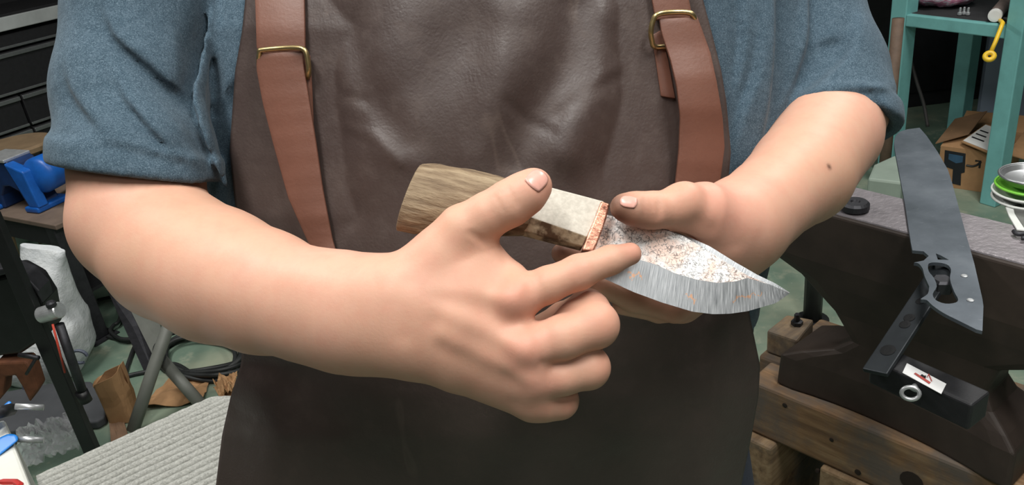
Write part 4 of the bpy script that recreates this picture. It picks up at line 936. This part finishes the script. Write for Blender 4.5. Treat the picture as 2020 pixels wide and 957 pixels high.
def f_shirt(p):
    d = f_shirt0(p); near = np.abs(d) < .05
    if near.any():
        q = p[near]; x = d[near]; q0 = q
        for pts, hv, ah, bd, w1, w2, cc, rad in step3:
            m = np.linalg.norm(q0 - cc, axis=1) < rad
            if not m.any(): continue
            q = q0[m]; best = np.full(len(q), 9., np.float32); sg = np.zeros(len(q), np.float32); al = np.zeros(len(q), np.float32); n_s = len(pts) - 1
            for k in range(n_s):
                a_, b_ = pts[k], pts[k+1]; ba = b_ - a_; T = ba/np.linalg.norm(ba); tt = np.clip((q - a_) @ ba/(ba @ ba), 0, 1); v = q - a_ - tt[:, None]*ba
                r_ = np.sqrt(np.einsum('ij,ij->i', v, v)); up = r_ < best; sd = hv - T*(hv @ T); sd = sd/np.linalg.norm(sd)
                sg = np.where(up, v @ sd, sg); al = np.where(up, (k + tt)/n_s, al); best = np.minimum(best, r_)
            st_ = .5*(1 + np.tanh(sg/.0024)); en = np.sin(np.pi*np.clip(al*.94 + .03, 0, 1))**.6*np.exp(-(np.clip(best - np.abs(sg), 0, 1)/.012)**2)
            x[m] = x[m] - en*(ah*st_*np.exp(-np.maximum(sg, 0)/w1) - bd*(1-st_)*np.exp(np.minimum(sg, 0)/w2))
        d = d.copy(); d[near] = x
    for sl, (n_, c_) in ((r_sl, cuffR), (l_sl, cuffL)):                 # the sleeve is open where the arm comes out
        pd = p @ n_ - c_; inn = chain(p, sl, .01) + .0065 + np.clip(-pd/.04, 0, 1)*.016
        d = np.maximum(d, -np.maximum(inn, -(pd + .055)))
    return d
lo = np.minimum(span([r_sl, l_sl])[0], [PX0-.45, tcy.min()-.25, 1.0]); hi = np.maximum(span([r_sl, l_sl])[1], [PX0+.45, tcy.max()+.2, tz[-1]])
lo[2] = VZ(620, P(985, 620, .72)) - .1; hi[2] = tz[-1] + .03
v_, f_ = surface_nets(f_shirt, lo, hi, .0036)
ts = np_mesh('t_shirt', v_, f_, M_SHIRT, person); sm_ = ts.modifiers.new('smooth', 'SMOOTH'); sm_.factor = .5; sm_.iterations = 3
# trousers and boots under the apron
M_DENIM = simple('dark_denim', (40, 46, 60), .9, var=.3, scale=200, bump=.3, bscale=600)
M_BOOT = simple('boot_leather', (46, 36, 30), .55, var=.3, scale=40, bump=.3)
def f_tr(p):
    d = np.maximum(f_torso(p, -.004), p[:, 2] - 0.98)
    for l_ in LEGS: d = smin(d, chain(p, [(a_, r+.016) for a_, r in l_], .02), .05)
    return np.maximum(d, .10 - p[:, 2])
v_, f_ = surface_nets(f_tr, (PX0-.36, tcy.min()-.2, .04), (PX0+.36, tcy.max()+.25, 1.0), .012)
np_mesh('trousers', v_, f_, M_DENIM, person)
for l_ in LEGS:
    a_ = Vector(l_[2][0]); m = MB(); st = []
    for k, (yy, ww, hh) in enumerate([(.07, .030, .06), (.04, .042, .13), (0, .046, .15), (-.05, .046, .12), (-.11, .048, .075), (-.17, .046, .06), (-.20, .028, .035)]):
        st.append([Vector((a_.x + math.copysign(abs(math.cos(q))**.7, math.cos(q))*ww, a_.y + yy, hh/2 + math.copysign(abs(math.sin(q))**.7, math.sin(q))*hh/2)) for q in [2*math.pi*j/14 for j in range(15)]])
    m.grid(st); m.add(st[0][:-1], [tuple(range(14))]); m.add(st[-1][:-1], [tuple(range(14))]); m.build('boot', M_BOOT, person, smooth=True)

# ---- leather apron
t = NT('apron_leather')
n1 = t.noise(6, 5, .6); n2 = t.noise(45, 5, .65); n3 = t.noise(330, 4, .6)
vo = t.n('ShaderNodeTexVoronoi', feature='DISTANCE_TO_EDGE'); vo.inputs['Scale'].default_value = 260; t.l(t.co(), vo.inputs['Vector'])
c = t.ramp(n1, [(.3, srgb(66, 54, 51)), (.55, srgb(75, 63, 59)), (.75, srgb(85, 72, 67))])
c = t.mix(t.math('MULTIPLY', t.ramp(n2, [(.5, (0, 0, 0)), (.75, (1, 1, 1))]), .35), c, srgb(96, 83, 77))
sc_ = t.ramp(t.noise(22, 2, .5, stretch=(1, 1, .25)), [(.70, (0, 0, 0)), (.73, (1, 1, 1)), (.76, (0, 0, 0))])
c = t.mix(t.math('MULTIPLY', sc_, .25), c, srgb(112, 98, 90))
t.set(c, t.ramp(n2, [(.3, (.40, .40, .40)), (.7, (.58, .58, .58))]), 0); t.b.inputs['Specular IOR Level'].default_value = .45
wr = t.noise(17, 6, .62, stretch=(1.0, 1.0, .6))
b1 = t.bump(wr, .35, .005); b2 = t.bump(vo.outputs['Distance'], .25, .0006, b1); t.bump(n3, .3, .0006, b2)
M_APRON = t.m
M_APEDGE = simple('apron_cut_edge', (84, 58, 48), .8)
M_STRAP = simple('strap_leather', (112, 74, 60), .50, var=.14, scale=25, bump=.35, bscale=320, bdist=.0006)
M_BRASS = simple('antique_brass', (176, 156, 112), .33, .9, var=.2, scale=120)
rows_y = [-260, -120, 0, 60, 140, 200, 300, 420, 520, 620, 720, 780, 860, 957, 1120, 1400]
edL = [500, 492, 486, 480, 466, 462, 455, 468, 478, 484, 478, 458, 440, 428, 400, 360]
edR = [1330, 1360, 1386, 1402, 1422, 1432, 1441, 1430, 1470, 1476, 1497, 1494, 1480, 1460, 1440, 1420]
cen = [.664, .664, .665, .667, .668, .670, .675, .684, .690, .697, .713, .722, .738, .765, .81, .90]
wrap = [.065, .075, .085, .088, .090, .09, .088, .085, .08, .078, .085, .085, .085, .085, .085, .085]
AFOLD = [ # pixel path, width, amount (positive = towards the back)
    ([(650, 60), (690, 200), (760, 300), (830, 330)], 26, -.0018), ([(700, 60), (730, 180), (800, 280)], 30, .0025), ([(1130, 20), (1110, 120), (1060, 230), (1020, 320)], 45, .007), ([(1010, 30), (990, 160), (940, 300)], 45, -.005),
    ([(1200, 30), (1180, 160), (1120, 300)], 40, -.006), ([(1275, 60), (1250, 200), (1210, 330)], 32, .006), ([(640, 120), (650, 260), (690, 420)], 30, .005), ([(900, 0), (880, 200), (860, 330)], 60, .004),
    ([(1230, 150), (1160, 180), (1100, 230)], 12, .0016), ([(1260, 120), (1200, 140), (1150, 190)], 9, -.0012), ([(1000, 200), (1040, 240), (1090, 260)], 10, .0012), ([(690, 250), (740, 270), (790, 320)], 9, -.0014), ([(640, 150), (680, 190), (720, 200)], 9, .0012),
    ([(620, 760), (700, 860), (720, 1000)], 60, .006), ([(880, 820), (900, 950)], 70, -.006), ([(1250, 660), (1280, 800), (1260, 960)], 70, .008), ([(1400, 650), (1420, 800), (1390, 960)], 50, -.008), ([(500, 760), (540, 860), (530, 960)], 45, -.007),
    ([(470, 140), (500, 148)], 8, .006), ([(468, 160), (495, 166)], 9, -.004), ([(480, 190), (470, 330), (500, 440)], 16, .006), ([(1100, 700), (1180, 760), (1200, 900)], 50, .005)]
def seg_dist(px, py, path):
    best = np.full(px.shape, 1e9)
    for (x0, y0), (x1, y1) in zip(path, path[1:]):
        dx, dy = x1-x0, y1-y0; tt = np.clip(((px-x0)*dx + (py-y0)*dy)/(dx*dx+dy*dy), 0, 1)
        best = np.minimum(best, np.hypot(px-x0-tt*dx, py-y0-tt*dy))
    return best
def apron_depth(px, py):
    px = np.asarray(px, float); py = np.asarray(py, float)
    L = np.interp(py, rows_y, edL); R_ = np.interp(py, rows_y, edR); u = (px - (L+R_)/2)/((R_-L)/2)
    d = np.interp(py, rows_y, cen) + np.interp(py, rows_y, wrap)*np.abs(u)**2.6
    for path, wd, am in AFOLD: d = d + am*np.exp(-(seg_dist(px, py, path)/wd)**2)
    d = d + .0025*np.sin(px/47 + py/90)*np.clip((600-py)/300, .3, 1)*np.sin(py/61)
    return d
NR, NC = 190, 190
yy = np.linspace(-260, 1400, NR); GX = []; 
for y in yy:
    L = np.interp(y, rows_y, edL); R_ = np.interp(y, rows_y, edR); GX.append(np.linspace(L, R_, NC))
GX = np.array(GX); GY = np.repeat(yy[:, None], NC, 1)
GD = apron_depth(GX, GY)
tor = march(f_torso, GX[::6, ::6].ravel(), GY[::6, ::6].ravel()).reshape(GX[::6, ::6].shape)
ti = np.array([[np.interp(np.arange(NC), np.arange(0, NC, 6), r)] for r in tor])[:, 0]; ti = np.array([np.interp(np.arange(NR), np.arange(0, NR, 6), ti[:, j]) for j in range(NC)]).T
GD = np.minimum(GD, ti - .006)
rows3 = [[P(GX[i, j], GY[i, j], GD[i, j]) for j in range(NC)] for i in range(NR)]
apron = MB().grid(rows3).build('leather_apron', M_APRON, person, smooth=True, solid=.0032)
tag(apron, 'worn dark brown leather bib apron')
def ap_d(px, py):
    i = int(np.clip(round((py+260)/1660*(NR-1)), 0, NR-1)); r = GX[i]; return float(np.interp(px, r, GD[i]))
def ribbon(name, left, right, lift, mat, parent, thick=.0042, n=40, curl=.0015):
    L = resample([Vector((x, y, 0)) for x, y in left], n); R_ = resample([Vector((x, y, 0)) for x, y in right], n); G_ = []
    for i in range(n):
        tt = i/(n-1); li = np.interp(tt, np.linspace(0, 1, len(lift)), lift)
        d0 = min(ap_d(L[i].x, L[i].y), ap_d(R_[i].x, R_[i].y), ap_d((L[i].x+R_[i].x)/2, L[i].y)) ; dl = ap_d(L[i].x, L[i].y)*.35 + d0*.65; dr = ap_d(R_[i].x, R_[i].y)*.35 + d0*.65
        G_.append([P(lerp(L[i].x, R_[i].x, s), lerp(L[i].y, R_[i].y, s), lerp(dl, dr, s) - li - curl*math.sin(math.pi*s)) for s in [k/10 for k in range(11)]])
    return MB().grid(G_).build(name, mat, parent, smooth=True, solid=thick, bevel=.0008)
ribbon('strap', [(500, -260), (504, -20), (508, 98), (512, 108)], [(592, -260), (601, -20), (603, 96), (603, 106)], [.006, .006, .007], M_STRAP, apron, n=24)
ribbon('strap', [(509, 106), (507, 135), (520, 205), (542, 290), (570, 390), (608, 475), (640, 540)], [(598, 101), (600, 130), (612, 205), (624, 280), (637, 370), (656, 470), (676, 540)], [.013, .012, .010, .008, .007, .007], M_STRAP, apron)
ribbon('strap_end', [(596, 120), (602, 170), (606, 245)], [(610, 110), (613, 170), (616, 248)], [.006, .005, .005], M_STRAP, apron, n=14)
ribbon('strap', [(1272, -260), (1282, -20), (1290, 25), (1293, 40)], [(1345, -260), (1354, -20), (1362, 22), (1366, 36)], [.007, .007, .008], M_STRAP, apron, n=24)
ribbon('strap', [(1300, 38), (1304, 65), (1322, 120), (1334, 170), (1341, 230), (1338, 300), (1330, 375), (1318, 450)], [(1374, 34), (1386, 66), (1400, 105), (1412, 160), (1424, 230), (1428, 290), (1417, 375), (1400, 450)], [.016, .018, .024, .024, .018, .014, .010, .008], M_STRAP, apron)
ribbon('strap_end', [(1286, 70), (1294, 120), (1304, 190)], [(1302, 60), (1316, 120), (1330, 195)], [.0012, .0012, .001], M_STRAP, apron, n=14)
def buckle(pts, parent):
    q = [P(x, y, min(ap_d(x, y), ap_d(560 if x < 900 else 1330, y)) - l_) for x, y, l_ in pts]
    mb = MB().tube(catmull(q, 6, close=True), .0023, 8, close=True)
    return mb.build('buckle', M_BRASS, parent, smooth=True)
buckle([(512, 104, .016), (516, 99, .017), (560, 95, .018), (590, 95, .018), (602, 101, .018), (607, 118, .017), (609, 140, .015), (606, 152, .010), (590, 156, .006), (540, 160, .005), (518, 156, .005), (511, 130, .010)], apron)
buckle([(1284, 62, .016), (1288, 42, .018), (1298, 28, .020), (1330, 24, .020), (1358, 25, .020), (1368, 32, .019), (1372, 50, .012), (1368, 80, .008), (1345, 88, .006), (1310, 92, .006), (1291, 92, .009), (1286, 80, .012)], apron)
# ================================================================ the knife
KG = P(1172, 447, .588)
kx = (P(1558, 578, .576) - P(808, 390, .590)).normalized()
kn_ = (CAM - KG).normalized(); kn_ = (kn_ - kx*kn_.dot(kx)).normalized()
kn_ = (Matrix.Rotation(math.radians(-16), 3, kx) @ kn_)
if kn_.z < (Matrix.Rotation(math.radians(16), 3, kx) @ (CAM-KG).normalized()).z - 1 : pass
KP = lambda x, y, off=0.0: PL(x, y, KG + kn_*off, kn_)
knife = thing('knife', KG, 'hunting knife with antler handle, copper guard and hammered blade held in both hands', 'knife')
# materials
t = NT('brushed_steel')
u = t.attr('bv'); s_ = t.attr('bu')
co = t.n('ShaderNodeCombineXYZ'); t.l(s_, co.inputs[0]); t.l(u, co.inputs[1])
st = t.noise(1, 3, .6, vec=co.outputs[0], stretch=(190, 1.3, 1))
cl = t.noise(1, 3, .6, vec=co.outputs[0], stretch=(22, 1.5, 1)); gate = t.noise(1, 2, .5, vec=co.outputs[0], stretch=(7, .5, 1))
line = t.math('ABSOLUTE', t.math('SUBTRACT', t.math('ADD', u, t.math('MULTIPLY', t.math('SUBTRACT', cl, .5), 1.1)), .56))
cop = t.math('MULTIPLY', t.math('LESS_THAN', line, .03), t.math('GREATER_THAN', gate, .52))
c = t.ramp(st, [(.25, srgb(146, 150, 154)), (.5, srgb(172, 175, 178)), (.8, srgb(206, 208, 210))])
c = t.mix(cop, c, srgb(214, 170, 142)); t.set(c, t.ramp(st, [(.3, (.30, .30, .30)), (.7, (.46, .46, .46))]), .95)
t.bump(st, .15, .0004); M_STEEL = t.m
t = NT('forged_copper_laminate')
co = t.n('ShaderNodeTexCoord').outputs['Object']; n1 = t.noise(240, 4, .7); n2 = t.noise(55, 4, .6); n4 = t.noise(700, 4, .7)
def warp(amt, sc):
    nn = t.n('ShaderNodeTexNoise'); nn.inputs['Scale'].default_value = sc; t.l(t.co(), nn.inputs['Vector']); x = t.n('ShaderNodeVectorMath', operation='SCALE'); x.inputs['Scale'].default_value = amt; t.l(nn.outputs['Color'], x.inputs[0])
    y = t.n('ShaderNodeVectorMath', operation='ADD'); t.l(t.co(), y.inputs[0]); t.l(x.outputs[0], y.inputs[1]); return y.outputs[0]
vo = t.n('ShaderNodeTexVoronoi', feature='DISTANCE_TO_EDGE'); vo.inputs['Scale'].default_value = 300; t.l(warp(.010, 220), vo.inputs['Vector'])
crk = t.ramp(vo.outputs['Distance'], [(.03, (1, 1, 1)), (.13, (0, 0, 0))]); gt = t.ramp(n1, [(.40, (0, 0, 0)), (.54, (1, 1, 1))])
c = t.mix(t.math('MULTIPLY', t.ramp(n2, [(.42, (0, 0, 0)), (.62, (1, 1, 1))]), .8), srgb(240, 239, 238), srgb(238, 202, 184))
c = t.mix(t.math('MULTIPLY', t.math('MULTIPLY', crk, gt), .75), c, srgb(62, 58, 58))
t.set(c, .42, .2); b1 = t.bump(n1, .35, .0010); t.bump(n4, .3, .0004, b1); M_HAMMER = t.m
t = NT('hammered_copper'); n1 = t.noise(150, 4, .6); n2 = t.noise(420, 3, .6)
t.set(t.mix(t.ramp(n1, [(.48, (0, 0, 0)), (.68, (1, 1, 1))]), srgb(196, 140, 118), srgb(104, 66, 52)), .36, .8); b1 = t.bump(n1, .6, .0015); t.bump(n2, .3, .0005, b1); M_COPPER = t.m
t = NT('antler'); 
mp = t.n('ShaderNodeMapping', vector_type='TEXTURE'); q = Matrix((kx, kn_.cross(kx), kn_)).transposed().to_euler(); mp.inputs['Rotation'].default_value = q; t.l(t.co(), mp.inputs[0])
g1 = t.noise(1, 5, .65, vec=mp.outputs[0], stretch=(34, 210, 210)); g2 = t.noise(1, 4, .6, vec=mp.outputs[0], stretch=(14, 60, 60))
c = t.ramp(g1, [(.28, srgb(78, 62, 46)), (.45, srgb(122, 102, 78)), (.62, srgb(152, 133, 106)), (.8, srgb(178, 162, 136))])
c = t.mix(t.math('MULTIPLY', t.ramp(g2, [(.4, (0, 0, 0)), (.65, (1, 1, 1))]), .45), c, srgb(104, 84, 62)); t.set(c, .72, 0)
t.bump(g1, .9, .0022); M_ANTLER = t.m
t = NT('scraped_bone'); n1 = t.noise(320, 4, .6); t.set(t.ramp(n1, [(.3, srgb(178, 172, 160)), (.6, srgb(196, 190, 178)), (.8, srgb(208, 203, 192))]), .75, 0); t.bump(n1, .2, .0004); M_BONE = t.m
t = NT('antler_rind'); n1 = t.noise(75, 4, .6); n2 = t.noise(240, 4, .6)
t.set(t.mix(t.ramp(n1, [(.40, (0, 0, 0)), (.58, (1, 1, 1))]), srgb(186, 170, 142), srgb(88, 66, 46)), .6, 0); t.bump(n2, .5, .001); M_RIND = t.m
# handle: rings through (top pixel, bottom pixel)
secs = [((842, 322), (786, 460), .55), ((833, 320), (778, 460), .92), ((870, 325), (818, 462), 1.0), ((920, 334), (868, 462), 1), ((985, 349), (930, 464), 1), ((1040, 363), (985, 466), 1), ((1084, 376), (1034, 464), 1.0)]
def ring(top, bot, sc=1, n=28, squash=.62, off=0.0, power=1.0):
    a = KP(*top); b = KP(*bot); c_ = (a+b)/2; h = (a-b)/2*sc; w_ = kn_*h.length*squash
    return [c_ + h*math.copysign(abs(math.cos(q))**power, math.cos(q)) + w_*math.copysign(abs(math.sin(q))**power, math.sin(q)) for q in [2*math.pi*k/n for k in range(n)]]
rings = []
for i in range(len(secs)-1):
    for k in range(6 if i else 2):
        tt = k/(6 if i else 2); s0, s1 = secs[i], secs[i+1]
        top = (lerp(s0[0][0], s1[0][0], tt), lerp(s0[0][1], s1[0][1], tt)); bot = (lerp(s0[1][0], s1[1][0], tt), lerp(s0[1][1], s1[1][1], tt))
        R = ring(top, bot, lerp(s0[2], s1[2], tt))
        cc = sum(R, Vector())/len(R)
        R = [cc + (v-cc)*(1 + .035*noise.noise(Vector((q*1.3, len(rings)*.16, 3.1))) + .02*noise.noise(Vector((q*3.7, len(rings)*.25, 9)))) for q, v in enumerate(R)]
        rings.append(R)
rings.append(ring(*secs[-1][:2]))
m = MB(); n = 28
for i, R in enumerate(rings): m.v += R
for i in range(len(rings)-1):
    for k in range(n): m.f.append((i*n+k, i*n+(k+1) % n, (i+1)*n+(k+1) % n, (i+1)*n+k)); m.m.append(0)
m.f += [tuple(range(n))[::-1], tuple((len(rings)-1)*n+k for k in range(n))]; m.m += [0, 0]
h_o = m.build('handle', M_ANTLER, knife, smooth=True, bevel=.0015); tag(h_o, 'brown grooved antler handle')
# bolster: eight-sided, the upper front facet scraped to white bone
def oct_(top, rid, bot, fw):
    a = KP(*top); b = KP(*bot); up = (a-b); L = up.length; up.normalize()
    r_ = KP(rid[0], rid[1], fw); hh = (r_ - b).dot(up); base = b + (r_ - kn_*0 - b - up*hh - kn_*(r_-b).dot(kn_))
    q = lambda s, f_: b + up*(L*s) + kn_*f_
    rs = max(.2, min(.45, hh/L))
    return [q(1.0, fw*.55), q(rs, fw), q(0.04, fw*.45), q(0, -fw*.4), q(rs, -fw), q(.8, -fw), q(1.0, -fw*.5)]
o1 = oct_((1072, 371), (1040, 426), (1026, 462), .0118); o2 = oct_((1190, 402), (1152, 464), (1146, 493), .0112)
nn_ = len(o1); m = MB(); N_ = 8
for i in range(N_+1): m.v += [p.lerp(q, i/N_) for p, q in zip(o1, o2)]
for i in range(N_):
    for k in range(nn_):
        m.f.append((i*nn_+k, i*nn_+(k+1) % nn_, (i+1)*nn_+(k+1) % nn_, (i+1)*nn_+k)); m.m.append(0 if k in (0, 6) else 1)
m.f += [tuple(range(nn_))[::-1], tuple(N_*nn_+k for k in range(nn_))]; m.m += [0, 0]
tag(m.build('ferrule', M_BONE, knife, mats=[M_BONE, M_RIND], bevel=.0008), 'pale scraped bone section of the handle with a brown underside')
# guard
gq = [(1186, 396), (1203, 402), (1196, 432), (1184, 466), (1171, 496), (1148, 494), (1160, 462), (1174, 428)]
front = [KP(x, y, .0135) for x, y in gq]
tag(MB().prism(front, -kn_*.027).build('guard', M_COPPER, knife, bevel=.0012, segs=3), 'hammered copper guard')
# blade
NB = 70
def line3(pts, off): return resample([KP(x, y, off) for x, y in pts], NB)
spO = line3([(1196, 424), (1249, 438), (1300, 450), (1347, 463), (1400, 487), (1450, 518), (1494, 543), (1530, 560), (1558, 577.5)], 0)
spI = line3([(1195, 425), (1249, 439.5), (1300, 452), (1343, 465), (1388, 491), (1436, 522), (1474, 545), (1518, 562), (1557, 578)], 0)
grd = line3([(1172, 500), (1210, 503), (1245, 509), (1290, 522), (1330, 540), (1375, 553), (1415, 559), (1450, 556), (1473, 549), (1520, 563), (1557, 578.3)], 0)
edg = line3([(1160, 536), (1208, 557), (1249, 576), (1306, 597), (1366, 615), (1407, 620), (1440, 619), (1475, 614), (1531, 598), (1558, 578.6)], 0)
m = MB(); th = .0021; bu = []; bv = []
lines = [(spO, .0011, 0), (spI, th, .1), (grd, th*.85, 0), (edg, .00012, 1)]
def addline(L, off, v):
    n0 = len(m.v)
    for i, p in enumerate(L):
        k_ = 1 - .85*(i/(NB-1))**6; m.v.append(p + kn_*off*k_); bu.append(i/(NB-1)); bv.append(v)
    return n0
ids = [addline(spO, .0011, 0), addline(spI, th, .05), addline(spI, th, .0), addline(grd, th*.9, .0), addline(grd, th*.9, .02), addline(edg, .0001, 1)]
idb = [addline(spO, -.0011, 0), addline(spI, -th, 0), addline(grd, -th*.9, 0), addline(edg, -.0001, 1)]
def strip(a, b, mt):
    for i in range(NB-1): m.f.append((a+i, a+i+1, b+i+1, b+i)); m.m.append(mt)
strip(ids[0], ids[1], 0); strip(ids[2], ids[3], 1); strip(ids[4], ids[5], 0)
strip(idb[0], idb[1], 0); strip(idb[1], idb[2], 1); strip(idb[2], idb[3], 0); strip(ids[0], idb[0], 0); strip(ids[5], idb[3], 0)
bo = m.build('blade', M_STEEL, knife, mats=[M_STEEL, M_HAMMER])
for nme, vals in (('bu', bu), ('bv', bv)):
    at = bo.data.attributes.new(nme, 'FLOAT', 'POINT'); at.data.foreach_set('value', vals)
tag(bo, 'steel blade with hammered copper laminate upper half and brushed edge')
